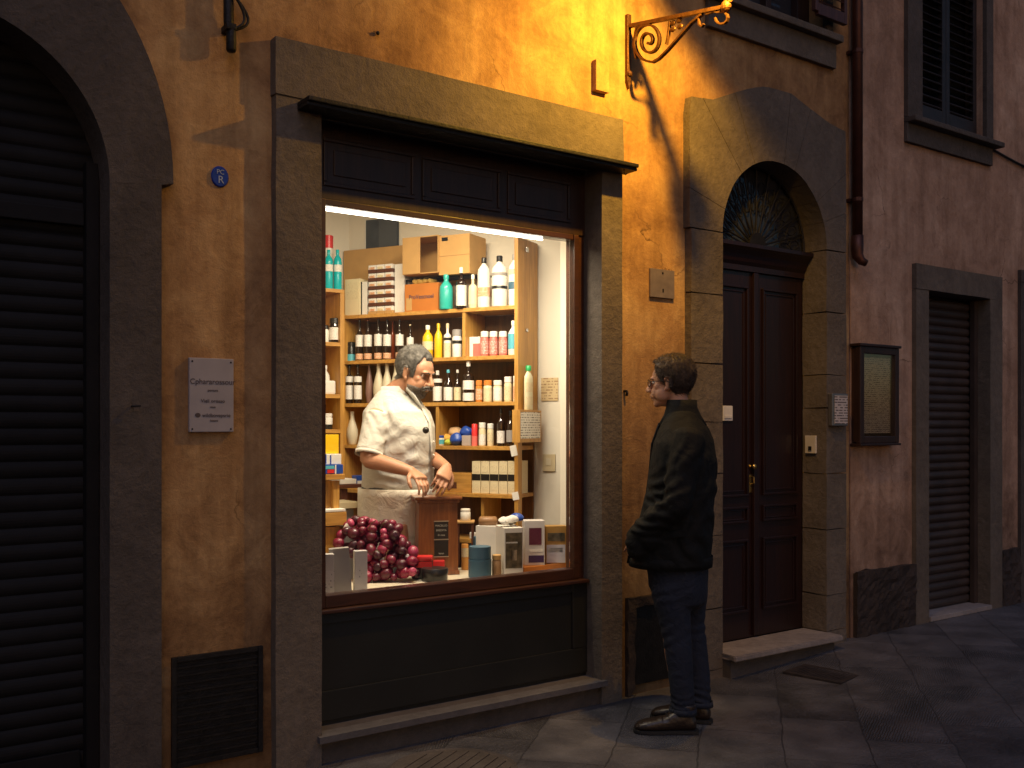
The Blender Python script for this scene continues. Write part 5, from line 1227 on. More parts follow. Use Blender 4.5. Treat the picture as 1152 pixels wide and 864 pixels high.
# wooden box ---------------------------------------------------------
BXW = mat_wood('walnut_box_wood', (.17,.05,.012), (.30,.10,.025), .3, 'z', .9, .1, .4)
pb, Zb = dpt(493, 647)
t = empty('wooden_box', (pb.x, pb.y, ZD+.0006), 'tall polished wooden counter box with two black labels under the shopkeeper hands', 'box', None, CAMRZ+.22)
wB = 46/F*Zb/2; hB = (647-566)/F*Zb; dB = .15
def taper(bm, k, h):
    for v in bm.verts: s = k+(1-k)*(1-v.co.z/h); v.co.x *= s
bm = B(); box(bm, -wB, wB, 0, dB, 0, hB, .003); taper(bm, .94, hB); obj('body', bm, BXW, t, world=False)
bm = B(); box(bm, -wB*1.16, wB*1.16, -.022, dB+.02, hB+.0155, hB+.032, .005); obj('lid', bm, BXW, t, world=False)
bm = B(); box(bm, -wB*1.04, wB*1.04, -.010, dB+.01, hB+.0005, hB+.015, .003); obj('lid_moulding', bm, BXW, t, world=False)
bm = B(); box(bm, -wB*1.05, wB*1.05, -.008, -.0005, .0, .022, .003); obj('foot_moulding', bm, BXW, t, world=False)
for (z0, z1, s_) in ((.50, .74, 1), (.26, .485, 0)):
    bm = B(); box(bm, -wB*.20, wB*.50, -.0025, -.0003, hB*z0, hB*z1, .0005); lb_ = obj('label_plate', bm, BLACKPL, t, world=False)
    bm = B()
    for (a0,a1,c0,c1) in ((-wB*.215,wB*.515,z1,z1+.012),(-wB*.215,wB*.515,z0-.012,z0)): box(bm, a0,a1,-.003,-.0004,hB*c0,hB*c1)
    obj('label_frame', bm, mat('aged_tin', (.45,.38,.28), .5, .4), lb_, world=True) if False else obj('label_frame', bm, mat('aged_tin', (.45,.38,.28), .5, .4), t, world=False)
    lines = ('MACELLO','EREDITA','di casa') if s_ else ('','','lenoi')
    bm = B()
    for i, s in enumerate(lines):
        if s: join_bm(bm, wall_text(s, .014, wB*.15, -.0028, hB*(z1-.055-.065*i), .0003))
    obj('lettering', bm, mat('tin_letters', (.5,.5,.42), .5), t, world=False)
bm = B(); lathe(bm, [(.007,0),(.007,.003),(.004,.006),(0,.006)], 12, M=Matrix.Translation((wB*.12, -.0005, hB*.15)) @ Matrix.Rotation(pi/2,4,'X')); obj('lock', bm, BRASS, t, world=False)
BOXTOP = ZD + hB + .033; BOXC = Vector((pb.x, pb.y, 0)) 
# right of the box ---------------------------------------------------
def dcyl(name, px0, px1, py0, py1, kind, m, capm, labs, label, cat, z=ZD, group=None):
    p, Z = dpt((px0+px1)/2, py1, z); return product(kind, name, (p.x, p.y, z+.0006), (py1-py0)/F*Z, (px1-px0)/2/F*Z, m, capm, labs, label, cat, group)
# low shelf at the back that carries the white jar
p, Z = dpt(522, 640); 
t = empty('back_stool', (p.x, p.y, ZD), 'small dark stool behind the wooden box carrying a white jar', 'stool', None, CAMRZ); zst = (640-589)/F*Z
bm = B(); box(bm, -.05, .05, .12, .22, zst-.012, zst, .003); obj('stool_top', bm, CARD, t, world=False)
for x_ in (-.04,.04):
    for y_ in (.13,.21): bm = B(); box(bm, x_-.006, x_+.006, y_-.006, y_+.006, .0006, zst-.0125); obj('leg', bm, BROWNC, t, world=False)
q = p + FW*.17
product('jar', 'white_jar', (q.x, q.y, ZD+zst+.0006), .065, .028, WHITEP, WHITEP, (), 'white screw jar on the little stool right of the wooden box', 'jar')
dcyl('round_packet', 519, 527, 612, 641, 'tube', plain('orange_packet', (.55,.25,.05), .5), None, ((.5,.85,LABELC),), 'orange packet with a green print squeezed beside the wooden box', 'packet')
dcyl('amber_bottle', 528, 536, 599, 628, 'jar', AMBER, WHITEP, ((.3,.6,NAVY),), 'tiny amber bottle with a white cap behind the blue tin', 'bottle')
dbox('blue_box', 534, 546, 604, 640, NAVY, .04, 'slim slate blue box behind the blue tin', rz=.3)
dcyl('blue_tin', 527, 553, 629, 649, 'tube', NAVY, None, (), 'wide slate blue tin drum at the front of the deck', 'tin')
pp, Z = dpt(540, 649); h1_ = 20.5/F*Z
product('tube', 'blue_lid_tin', (pp.x, pp.y, ZD+h1_+.001), 14/F*Z, 12.4/F*Z, NAVY, None, (), 'upper slate blue tin stacked on the wide drum', 'tin')
dcyl('brown_tube', 553.5, 564, 624, 648, 'jar', plain('tan_cork_tube', (.30,.17,.08), .6), CARD, (), 'short tan cork tube beside the blue tins', 'tube')
PHOTO = mat('dark_photo_print', (.02,.018,.012), .35, col2=(.16,.12,.07), scale=28)
t, w_, h_ = dbox('display_box', 567, 589, 594, 648, plain('white_carton_card', (.70,.67,.62), .5), .17, 'white carton with a dark photograph on its end behind the tan tube', facing=0, rz=R(-20), faces=((.06,.94,.16,.90,PHOTO,'photograph'),(.08,.70,.68,.71,PAPER,'stripe'),(.32,.66,.32,.54,plain('beige_mug_print', (.50,.38,.26), .5),'printed_mug')))
# its long left side runs to x=533
bm = B(); p, Z = dpt(567,648)
t2, _, _ = dbox('white_carton', 534, 566.5, 592, 641, plain('white_carton_card', (.70,.67,.62), .5), .10, 'plain white carton side between the blue tins and the photograph box', rz=-.35)
t, w_, h_ = dbox('purple_box', 590, 613, 586, 636, plain('lilac_white_card', (.60,.57,.56), .5), .09, 'white box with a purple square on its front near the window edge', facing=0, rz=R(-28), z=ZD+.03, faces=((.22,.84,.46,.84,plain('purple_print', (.09,.008,.035), .4),'purple_square'),(.20,.96,.06,.22,plain('violet_print', (.035,.012,.075), .4),'violet_band'),(.22,.9,.30,.36,LABELW,'print')))
t, w_, h_ = dbox('orange_box', 614, 638, 592, 634, plain('ochre_card', (.42,.22,.05), .5), .07, 'ochre box with a lilac label at the right end of the window', facing=0, rz=R(-28), z=ZD+.03, faces=((.03,.92,.02,.50,plain('lilac_label', (.55,.50,.55), .5),'label'),(.08,.90,.60,.82,PHOTO,'print'),(.1,.8,.30,.42,LABELW,'small_print')))
pp, Z = dpt(613, 641)
t = empty('wooden_riser', (pp.x, pp.y, ZD+.0006), 'low orange wooden riser under the purple and ochre boxes', 'riser', None, 0.0); bm = B(); box(bm, -.16, .17, -.03, .14, 0, .029, .003); obj('riser_board', bm, CARDD, t, world=False)
# bundles on top of the white cartons
zt_ = ZD + 49/F*dpt(550,641)[1]
p = P(549, 586, dpt(550,641)[1]+.05)
t = empty('leather_roll', (p.x, p.y, zt_+.022), 'tan leather roll lying on the white carton', 'leather roll', None, CAMRZ); bm = B(); loft(bm, [((-.042,0,0),(0,.026,0),(0,0,.026)),((.042,0,0),(0,.026,0),(0,0,.026))], 16); obj('roll', bm, mat('tan_leather', (.27,.14,.06), .5, bump=.2), t, True, world=False)
p = P(567, 586, 5.15); t = empty('white_cloth', (p.x, p.y, p.z), 'white cloth bundle beside the leather roll', 'cloth', None, CAMRZ); bm = B(); ell(bm, (0,0,0), (.03,.03,.02)); ell(bm, (.04,.01,.008), (.035,.03,.018)); bm = fuse(bm,.004,1); jitter(bm,.006,35); obj('cloth', bm, PAPER, t, True, world=False)
p = P(581, 582, 5.2); t = empty('blue_cloth', (p.x, p.y, p.z), 'dark blue cloth with yellow trim on the cartons', 'cloth', None, CAMRZ); bm = B(); ell(bm, (0,0,0), (.038,.03,.020)); jitter(bm,.008,30); obj('cloth', bm, BLUEP, t, True, world=False); bm = B(); ell(bm, (-.03,-.01,-.025), (.03,.02,.014)); jitter(bm,.006,60); obj('trim', bm, mat('yellow_white_print', (.6,.55,.4), .7, col2=(.08,.06,.05), scale=90), t, True, world=False)
# ================================================================== PEOPLE
SKIN = mat('skin', (.40,.185,.10), .5, var=.10, scale=14, bump=.08, bscale=140, sss=.06, col2=(.47,.235,.135))
SKIN_P = mat('pale_skin', (.46,.215,.12), .5, var=.08, scale=14, bump=.08, bscale=140, sss=.06, col2=(.54,.28,.17))
HAIRG = mat('grey_hair', (.055,.048,.042), .8, var=.3, scale=35, col2=(.15,.135,.118), stretch=(1,1,.5))
HAIRD = mat('dark_moustache', (.03,.022,.018), .5, col2=(.10,.08,.065), scale=80)
STUB = mat('grey_beard', (.07,.05,.04), .75, col2=(.22,.19,.16), scale=120)
HAIRB = mat('brown_hair', (.022,.012,.007), .6, col2=(.065,.036,.018), scale=60, stretch=(1,1,.5))
EYEW = mat('eye_white', (.65,.6,.55), .2); EYED = mat('dark_iris', (.02,.012,.008), .1); LIPM = mat('lip', (.40,.15,.11), .45)
def cloth(name, col, col2, rough=.85, wr=.5, sheen=.0, weave=420):
    m = mat(name, col, rough, col2=col2, scale=5, bump=.12, bscale=weave)
    m.node_tree.nodes['Principled BSDF'].inputs['Sheen Weight'].default_value = sheen
    nt = m.node_tree; N = nt.nodes; L = nt.links; b = N['Principled BSDF']
    # soft creases on top of the weave
    mp = [n for n in N if n.type == 'MAPPING'][0]; n3 = N.new('ShaderNodeTexNoise'); n3.inputs['Scale'].default_value = 14; n3.inputs['Detail'].default_value = 4; n3.inputs['Distortion'].default_value = 1.5
    L.new(mp.outputs[0], n3.inputs['Vector']); b1 = [n for n in N if n.type == 'BUMP'][0]
    b2 = N.new('ShaderNodeBump'); b2.inputs['Strength'].default_value = wr; b2.inputs['Distance'].default_value = .02; L.new(n3.outputs['Fac'], b2.inputs['Height']); L.new(b2.outputs[0], b1.inputs['Normal'])
    return m
WCOT = cloth('white_cotton', (.52,.50,.45), (.58,.56,.51), .9, .4)
APRN = cloth('ivory_apron_cotton', (.72,.68,.60), (.78,.74,.67), .9, .6)
JACK = cloth('black_olive_waxed_cotton', (.0050,.0050,.0046), (.0075,.0073,.0064), .8, .4, weave=300); JACK.node_tree.nodes['Principled BSDF'].inputs['Specular IOR Level'].default_value = .25
JEAN = cloth('dark_denim', (.006,.008,.017), (.010,.014,.028), .85, .5, weave=500)
SHOE = mat('dark_brown_leather', (.022,.013,.009), .38, var=.3, scale=12, bump=.25, bscale=70)
SOLE = mat('black_rubber', (.012,.011,.010), .7)

def frame(pos, fwd, pitch=0.0, roll=0.0, s=1.0):
    """head frame: local +y = face direction, +z up, +x = the person's right"""
    yaw = math.atan2(-fwd.x, fwd.y)
    return Matrix.Translation(pos) @ Matrix.Rotation(yaw,4,'Z') @ Matrix.Rotation(roll,4,'Y') @ Matrix.Rotation(pitch,4,'X') @ Matrix.Diagonal((s,s,s,1))
def head_shapes(bm, M, nose=1.0, jaw=1.0):
    def e(c, r, rot=None): ell(bm, (0,0,0), (1,1,1)); vs = bm.verts[-ell.n:] if False else None
    def E(c, r, rx=0.0, ry=0.0, rz=0.0):
        t = B(); ell(t, (0,0,0), r, seg=20); t.transform(M @ Matrix.Translation(c) @ Matrix.Rotation(rz,4,'Z') @ Matrix.Rotation(ry,4,'Y') @ Matrix.Rotation(rx,4,'X')); join_bm(bm, t)
    E((0,-.018,.032), (.076,.094,.090)); E((0,.030,.022), (.066,.060,.070)); E((0,.022,-.030), (.062,.066,.072))
    E((0,.028,-.070), (.053*jaw,.058,.044)); E((0,.068,-.098), (.024*jaw,.020,.018)); E((0,.045,-.088), (.040*jaw,.040,.024))
    E((0,.078,.022), (.050,.016,.013)); E((.026,.080,.024), (.022,.012,.008)); E((-.026,.080,.024), (.022,.012,.008))
    # nose
    t = B(); loft(t, [((0,.086,.018),(.0085,0,0),(0,.008,.002)), ((0,.094,.002),(.0085,0,0),(0,.010,.003)), ((0,.104*1.0,-.016),(.0105,0,0),(0,.013,.004)), ((0,.110+.006*nose,-.031),(.0135,0,0),(0,.013,.008))], 14, dome=.6); t.transform(M); join_bm(bm, t)
    E((0,.114+.005*nose,-.033), (.0125,.012,.010)); E((.0125,.101,-.036), (.0085,.012,.0085)); E((-.0125,.101,-.036), (.0085,.012,.0085))
    for s in (-1,1):
        E((s*.041,.050,-.018), (.022,.024,.022)); E((s*.034,.062,-.045), (.024,.026,.034)); E((s*.050,.030,-.055), (.018,.036,.034), rx=.3)
    E((0,.082,-.060), (.030,.018,.018)); E((0,.0965,-.0575), (.023,.0095,.0048)); E((0,.0945,-.0675), (.020,.0095,.0058)); E((0,.080,-.078), (.020,.012,.008))
    # ears
    for s in (-1,1):
        t = B()
        pts = [(s*(.078+.010*sin(a*.5)), -.006-.017*cos(a)*.9, -.006+.030*sin(a)) for a in [R(-110+i*24) for i in range(12)]]
        tube(t, pts, .0045, 8); ell(t, (s*.077,-.006,-.010), (.006,.013,.024), seg=12); ell(t, (s*.080,.004,-.032), (.006,.008,.010), seg=10); t.transform(M); join_bm(bm, t)
def neck_shape(bm, M, base, r0=.058, r1=.068):
    top = M @ Vector((0,-.022,-.045)); top2 = M @ Vector((0,-.012,-.085)); d = (base-top).normalized(); a = d.cross(Vector((0,0,1)).cross(d) if False else Vector((1,0,0))).normalized(); b_ = d.cross(a).normalized()
    loft(bm, [(top,a*r0*.9,b_*r0*.9),(top.lerp(base,.5),a*r0,b_*r0),(base,a*r1,b_*r1)], 20)
def sculpt_head(bm, M, lids=True):
    """press eye sockets, mouth line, nostrils into the fused skin"""
    Mi = M.inverted()
    for v in bm.verts:
        p = Mi @ v.co
        if p.y < .04 or p.z > .08 or p.z < -.11: continue
        d = 0
        for s in (-1,1):
            q = ((p.x-s*.030)/.015)**2 + ((p.z-.004)/.0095)**2
            if q < 4: d += .0105*math.exp(-q*.9)
            q = ((p.x-s*.014)/.006)**2 + ((p.z-.006)/.010)**2
            if q < 4: d += .003*math.exp(-q)
            q = ((p.x-s*.008)/.0035)**2 + ((p.z+.0445)/.0025)**2
            if q < 4 and p.y > .09: d += .004*math.exp(-q)
            # fold from nose to mouth corner
            q = abs((p.x*s-.022-(-.036-p.z)*.35)/.003)
            if -.066 < p.z < -.034 and q < 3: d += .0018*math.exp(-q*q)
        q = (p.x/.022)**4 + ((p.z+.0625)/.0016)**2
        if q < 4: d += .0030*math.exp(-q)
        if d: p.y -= d; v.co = M @ p
def eyes(parent, M, closed=False):
    for s in (-1,1):
        t = B(); ell(t, (s*.0305,.0705,.004), (.0118,.0118,.0118), seg=18); t.transform(M); obj('eye', t, EYEW, parent, True)
        t = B(); g = .0118; yy = -.30 if closed else 0
        ell(t, (s*.0305,.0705+g*.80*cos(yy),.004+g*.8*sin(yy)), (.0052,.0030,.0052), seg=12); t.transform(M); obj('iris', t, EYED, parent, True)
        # lids: upper and lower shells
        t = B()
        for lo, hi in ((( -34 if closed else 18), 75), (-60, -22 if not closed else -24)):
            rows = []
            for i in range(7):
                el = R(lo+(hi-lo)*i/6); rows.append([t.verts.new((s*.0305+.0128*cos(el)*sin(a), .0705+.0128*cos(el)*cos(a), .004+.0128*sin(el))) for a in [R(-75+150*k/12) for k in range(13)]])
            for r0, r1 in zip(rows, rows[1:]):
                for k in range(12): t.faces.new((r0[k], r0[k+1], r1[k+1], r1[k]))
        bmesh.ops.solidify(t, geom=t.faces[:], thickness=.0012); t.transform(M); obj('eyelid', t, parent['skin_mat'] if False else parent_skin[0], parent, True)
parent_skin = [None]
def shell(src, M, fn, base=-.002):
    """copy of the skin lifted by fn(local point) metres; faces where fn<=0 dropped"""
    Mi = M.inverted(); out = src.copy(); val = {}
    out.normal_update()
    for v in out.verts: val[v] = fn(Mi @ v.co)
    kill = [f for f in out.faces if all(val[v] <= 0 for v in f.verts)]
    nrm = {v: v.normal.copy() for v in out.verts}
    for v in out.verts: v.co += nrm[v]*(max(val[v], 0) if val[v] > 0 else base)
    bmesh.ops.delete(out, geom=kill, context='FACES')
    lo = [v for v in out.verts if not v.link_faces]; bmesh.ops.delete(out, geom=lo, context='VERTS')
    return out
def strands(src_bm, M, fn, comb, n, ln, w, seed=1, lift=.004):
    """small tapered locks rooted on the hair shell"""
    rg = random.Random(seed); Mi = M.inverted(); out = B()
    src_bm.faces.ensure_lookup_table(); fs = [f for f in src_bm.faces if fn(Mi @ f.calc_center_median()) > .002]
    if not fs: return out
    M3 = M.to_3x3()
    for i in range(n):
        f = rg.choice(fs); c = f.calc_center_median(); nn = f.normal.normalized(); pl = Mi @ c
        d = (M3 @ comb(pl)).normalized(); d = (d - nn*d.dot(nn)); 
        if d.length < 1e-4: continue
        d.normalize(); d = (d + Vector((rg.gauss(0,.35), rg.gauss(0,.35), rg.gauss(0,.35))))
        d = (d - nn*d.dot(nn)).normalized(); sd = nn.cross(d).normalized()
        l = ln*rg.uniform(.6,1.3); k = rg.uniform(-.3,.5)
        pts = [c - nn*.001, c + d*l*.35 + nn*lift*rg.uniform(.6,1.2), c + d*l*.7 + nn*lift*rg.uniform(.4,1.3) + sd*l*.15*k, c + d*l + nn*lift*rg.uniform(-.3,1.0) + sd*l*.35*k]
        ww = [w, w*.95, w*.7, .0002]; prev = None
        for p, q in zip(pts, ww):
            a = [out.verts.new(p - sd*q/2), out.verts.new(p + nn*q*.25), out.verts.new(p + sd*q/2)]
            if prev:
                for j in range(3): out.faces.new((prev[j], prev[(j+1)%3], a[(j+1)%3], a[j]))
            prev = a
    return out
def limb(bm, pts, radii, seg=16, dome=.5):
    """tapered limb through points (Vectors) with radii (number or (a, b)); parallel-transported rings"""
    rings = []; n = len(pts); a = None
    for i, p in enumerate(pts):
        t = (pts[min(i+1,n-1)]-pts[max(i-1,0)]).normalized()
        if a is None:
            a = t.cross(Vector((0,0,1)))
            if a.length < .1: a = t.cross(FW)
        else: a = a - t*a.dot(t)
        a = a.normalized(); b_ = t.cross(a); r = radii[i]; r = r if isinstance(r, tuple) else (r, r); rings.append((p, a*r[0], b_*r[1]))
    loft(bm, rings, seg, dome=dome)
def spline(pts, n=6):
    """Catmull-Rom through points or numbers"""
    out = []; P_ = [pts[0]] + list(pts) + [pts[-1]]
    for i in range(1, len(P_)-2):
        for k in range(n):
            t = k/n; a, b_, c, d = P_[i-1], P_[i], P_[i+1], P_[i+2]
            out.append(.5*((2*b_) + (c-a)*t + (2*a-5*b_+4*c-d)*t*t + (3*b_-a-3*c+d)*t*t*t))
    out.append(pts[-1]); return out
def slimb(bm, pts, radii, n=5, **k):
    limb(bm, spline([Vector(p) for p in pts], n), spline([float(r) for r in radii], n), **k)
def wrinkle(bm, fields, seed=0.0, fine=.0015):
    """fields: (centre, radius, direction of the fold normal, wavelength, amplitude)"""
    bm.normal_update()
    mv = {}
    for v in bm.verts:
        d = fine*noise.noise(v.co*26+Vector((seed,0,0))) + fine*2.0*noise.noise(v.co*9+Vector((0,seed,0)))
        for c, rad, dr, wl, amp in fields:
            q = (v.co-c).length/rad
            if q < 1:
                ph = (v.co-c).dot(dr)/wl*2*pi + 5.0*noise.noise(v.co*7+Vector((seed,seed,0)))
                s = sin(ph); d += amp*(1-q*q)**1.2*(abs(s)**.7*math.copysign(1,s))
        mv[v] = d
    for v, d in mv.items(): v.co += v.normal*d
def hand_shapes(bm, wrist, d, nrm, side, s=1.0, curls=(.5,.6,.65,.7), spread=.06, thumb=(.5,.55), pinch=0.0):
    """wrist point, d = direction towards the knuckles, nrm = back-of-hand normal, side = towards the thumb"""
    d = d.normalized(); nrm = (nrm-d*nrm.dot(d)).normalized(); side = d.cross(nrm) if side > 0 else nrm.cross(d); side.normalize()
    K = wrist + d*.085*s
    loft(bm, [(wrist, side*.026*s, nrm*.018*s), (wrist+d*.03*s, side*.034*s, nrm*.017*s), (wrist+d*.06*s, side*.040*s, nrm*.0155*s), (K, side*.038*s, nrm*.0125*s)], 16, e=2.4)
    lens = ((.040,.026,.020), (.046,.030,.021), (.043,.028,.020), (.033,.021,.018)); rad = (.0088,.0090,.0086,.0076)
    for i in range(4):
        off = (.0285-.0190*i)*s; p = K + side*off - d*(.004+.005*abs(i-1.2)*.8)*s - d*.012*s; dr = (d + side*spread*(1.5-i)).normalized()
        c = curls[i]; pts = [p]; ang = 0; rr = [rad[i]*s*1.05]
        for j, l in enumerate(lens[i]):
            ang += c*(.75 if j == 0 else 1.0)
            dd = (dr*cos(ang) - nrm*sin(ang)).normalized(); pts.append(pts[-1]+dd*(l+(.014 if j == 0 else 0))*s); rr.append(rad[i]*s*(1-.09*(j+1)))
        full = [pts[0]]; fr_ = [rr[0]]
        for a, b_, ra, rb in zip(pts, pts[1:], rr, rr[1:]): full += [a.lerp(b_,.5), b_]; fr_ += [(ra+rb)/2*.94, rb]
        limb(bm, full, fr_, 12, dome=.8)
    tb = wrist + d*.022*s + side*.022*s - nrm*.004*s
    t1 = (side*.75 + d*.65 - nrm*.25).normalized(); t2 = (d*.85 + side*.25 - nrm*thumb[0]).normalized(); t3 = (d*.8 - side*.1 - nrm*thumb[1]).normalized()
    q = [tb, tb+t1*.036*s, tb+t1*.036*s+t2*.032*s, tb+t1*.036*s+t2*.032*s+t3*.026*s]
    limb(bm, [q[0], q[0].lerp(q[1],.5), q[1], q[1].lerp(q[2],.5), q[2], q[3]], [.015*s,.0145*s,.0115*s,.0100*s,.0102*s,.0082*s], 12, dome=.8)
def seam(bm_src, *a): pass

# ------------------------------------------------------------------ MAN IN THE STREET
def camv(r, f, u=0.0): return (RT*r + FW*f + UP*u)
ZM = 4.76; KM = ZM/F
man = empty('person', (P(768,817,ZM).x, P(768,817,ZM).y, 0.0), 'man in a black olive jacket and dark jeans with glasses looking into the shop window', 'person')
fwd = camv(-.95, .31).normalized(); sid = Vector((0,0,1)).cross(fwd).normalized()   # sid = his left, towards the camera
BO = Vector((P(768,817,ZM).x, P(768,817,ZM).y, 0))
kf = abs(fwd.dot(RT))
def m_(px, py, s=0.0):
    """point of the man's mid plane (s metres to his left) seen at px, py"""
    p = P(px, py, ZM); x = (768-px)*KM/kf
    q = BO + fwd*x + sid*s; 
    # keep the picture column after the sideways shift
    sh = (q-BO).dot(RT); want = (px-768)*KM; q += RT*0
    dz = (q-CAM).dot(FW); wantr = (px-CX)/F*dz; q += fwd*((wantr-(q-CAM).dot(RT))/fwd.dot(RT))
    dz = (q-CAM).dot(FW); q.z = CAM.z+(HZ-py)/F*dz
    return q
hp = m_(754.5, 430.5); MHd = frame(hp, camv(-.90,.40).normalized(), pitch=R(-2), s=1.0)
neckb = m_(766, 470)
bm = B(); head_shapes(bm, MHd, nose=.1, jaw=.92); neck_shape(bm, MHd, neckb, .054, .064)
# torso core, legs core under the clothes, arms with hands
def trunk(bm, rings):
    loft(bm, [(c, fwd*a, sid*b_) for c, a, b_ in rings], 24, e=2.3)
hips = m_(768, 630); chest = m_(768, 520); shl_ = m_(772, 488)
trunk(bm, [(hips, .085, .13), (m_(768,580), .085, .12), (chest, .095, .14), (shl_, .07, .15)])
# left arm (towards the camera): shoulder, elbow, wrist, hand goes into the jacket pocket
LS, LE, LW = m_(775, 492, .175), m_(760, 566, .245), m_(724, 598, .20)
RS, RE, RW = m_(775, 492, -.175), m_(762, 562, -.25), m_(735, 600, -.19)
for S_, E_, W_, sg in ((LS,LE,LW,1),(RS,RE,RW,-1)):
    slimb(bm, [S_, S_.lerp(E_,.5), E_, E_.lerp(W_,.5), W_], [.050,.044,.037,.034,.024], 3)
    hd = (W_-E_).normalized()*.8+Vector((0,0,-.45)); hand_shapes(bm, W_, hd, sid*sg, 1 if sg > 0 else -1, 1.0, (.35,.4,.45,.5))
for sgn, pts in ((1, [m_(763,628,.085), m_(757,715,.09), m_(767,790,.09)]), (-1, [m_(779,628,-.085), m_(779,708,-.09), m_(788,782,-.09)])):
    slimb(bm, pts, [.07,.05,.035], 4)
hb = fuse(bm, .0042, 2); sculpt_head(hb, MHd)
def hair_m(p):
    # hairline: short at the temples, fuller on top and at the back
    if p.z < -.055: return -1
    a = math.atan2(abs(p.x), p.y)            # 0 front, pi back
    line = .072 if a < .55 else .072-(a-.55)*.115 if a < 1.25 else -.004-(a-1.25)*.055
    if 1.35 < a < 1.75 and p.z < .030: line = max(line, .020)   # round the ear
    m = (p.z-line)/.012
    if m <= 0: return -1
    m = min(1, m); top = max(0, min(1, (p.z-.02)/.07)); fr_ = max(0, p.y)/.1
    t = (.007 + .011*top + .010*top*fr_ + (.003 if a > 2 else 0))*m
    return t*(1+.28*noise.noise(p*38)+.2*noise.noise(p*90))
hs = shell(hb, MHd, hair_m); bmesh.ops.smooth_vert(hs, verts=hs.verts, factor=.3)
st_ = strands(hs, MHd, lambda p: .01, lambda p: Vector((p.x*3, -.45+ (1.3 if p.z > .09 and p.y > 0 else 0), .5 if (p.z > .09 and p.y > .02) else -.8)), 3600, .022, .0013, 5, .004)
hm = obj('hair', hs, HAIRB, man, True); obj('hair_strands', st_, HAIRB, hm, False)
parent_skin[0] = SKIN_P
obj('body', hb, SKIN_P, man, True)
eyes(man, MHd)
# eyebrows
for s in (-1,1):
    t = B(); tube(t, [MHd @ Vector((s*x, y, z)) for x, y, z in ((.014,.0935,.020),(.028,.0925,.025),(.042,.083,.023))], [.003,.0034,.002], 6); obj('eyebrow', t, HAIRB, man, True)
# glasses
gl = empty('eyeglasses', MHd @ Vector((0,.10,.004))); gl.parent = man; gl.location = man.matrix_basis.inverted() @ (MHd @ Vector((0,.10,.004)))
bpy.context.view_layer.update()
FRM_ = mat('dark_glasses_frame', (.03,.02,.015), .25)
def gobj(name, t, m): 
    bmesh.ops.recalc_face_normals(t, faces=t.faces); t.transform(gl.matrix_world.inverted()); me = bpy.data.meshes.new(name); t.to_mesh(me); t.free(); return mesh_obj(name, me, m, gl)
for s in (-1,1):
    t = B(); pts = [MHd @ Vector((s*.032+.0235*cos(a), .1005-.004*abs(cos(a)), .001+.0165*sin(a))) for a in [2*pi*i/20 for i in range(20)]]; tube(t, pts, .0019, 6, True); gobj('rim', t, FRM_)
    t = B(); f_ = [t.verts.new(MHd @ Vector((s*.032+.022*cos(a), .0995-.004*abs(cos(a)), .001+.015*sin(a)))) for a in [2*pi*i/16 for i in range(16)]]; t.faces.new(f_); bmesh.ops.solidify(t, geom=t.faces[:], thickness=.001); gobj('lens', t, GLASS)
    t = B(); tube(t, [MHd @ Vector(q) for q in ((s*.056,.097,.006),(s*.072,.075,.007),(s*.082,.02,.006),(s*.084,-.008,.004),(s*.083,-.022,-.012))], .0019, 6); gobj('temple_arm', t, FRM_)
t = B(); tube(t, [MHd @ Vector(q) for q in ((-.009,.099,.004),(0,.104,.008),(.009,.099,.004))], .0018, 6); gobj('bridge', t, FRM_)
# jacket ------------------------------------------------------------
bm = B()
def tr(py, xf, xb, wd, e=2.3):
    c = (m_(xf, py)+m_(xb, py))/2; a = (m_(xf, py)-m_(xb, py)).length/2; c.z = (m_(xf, py).z+m_(xb, py).z)/2; return (c, fwd*a, sid*wd)
loft(bm, [tr(634,711,799,.205), tr(610,713,801,.21), tr(580,722,803,.215), tr(550,729,805,.22), tr(520,733,806,.228), tr(497,737,803,.222), tr(483,742,798,.180), tr(472,747,790,.125), tr(463,752,783,.085)], 40, e=2.35, dome=.04)
for S_, E_, W_, sg in ((LS,LE,LW,1),(RS,RE,RW,-1)):
    Wc = E_.lerp(W_, .98)
    slimb(bm, [S_+UP*.004, S_.lerp(E_,.3)+sid*sg*.008, S_.lerp(E_,.65), E_-fwd*.006, E_.lerp(Wc,.4), E_.lerp(Wc,.75), Wc+fwd*.03-UP*.01], [.078,.076,.071,.066,.064,.060,.050], 4)
# pocket bulge with the hand inside
pk = m_(717, 610, .185); ell(bm, pk, (.058,.058,.085)); ell(bm, m_(719,612,-.16), (.05,.05,.08)); ell(bm, m_(733,603,.19), (.07,.06,.07))
jb = fuse(bm, .0075, 2)
el = LE
wrinkle(jb, [(m_(748,556,.22), .17, (UP*.9+fwd*.5).normalized(), .06, .006), (m_(735,580,.22), .15, (UP*.95-fwd*.25).normalized(), .046, .0065), (m_(780,520,.2), .16, (fwd*.9+UP*.3).normalized(), .07, .005), (m_(800,560,0), .22, (UP*.7+fwd*.6).normalized(), .09, .006), (m_(780,610,.18), .16, (fwd*.95-UP*.2).normalized(), .085, .007), (m_(715,615,.15), .10, (UP+fwd*.2).normalized(), .05, .004)], 3.0, .002)
jk = obj('jacket', jb, JACK, man, True)
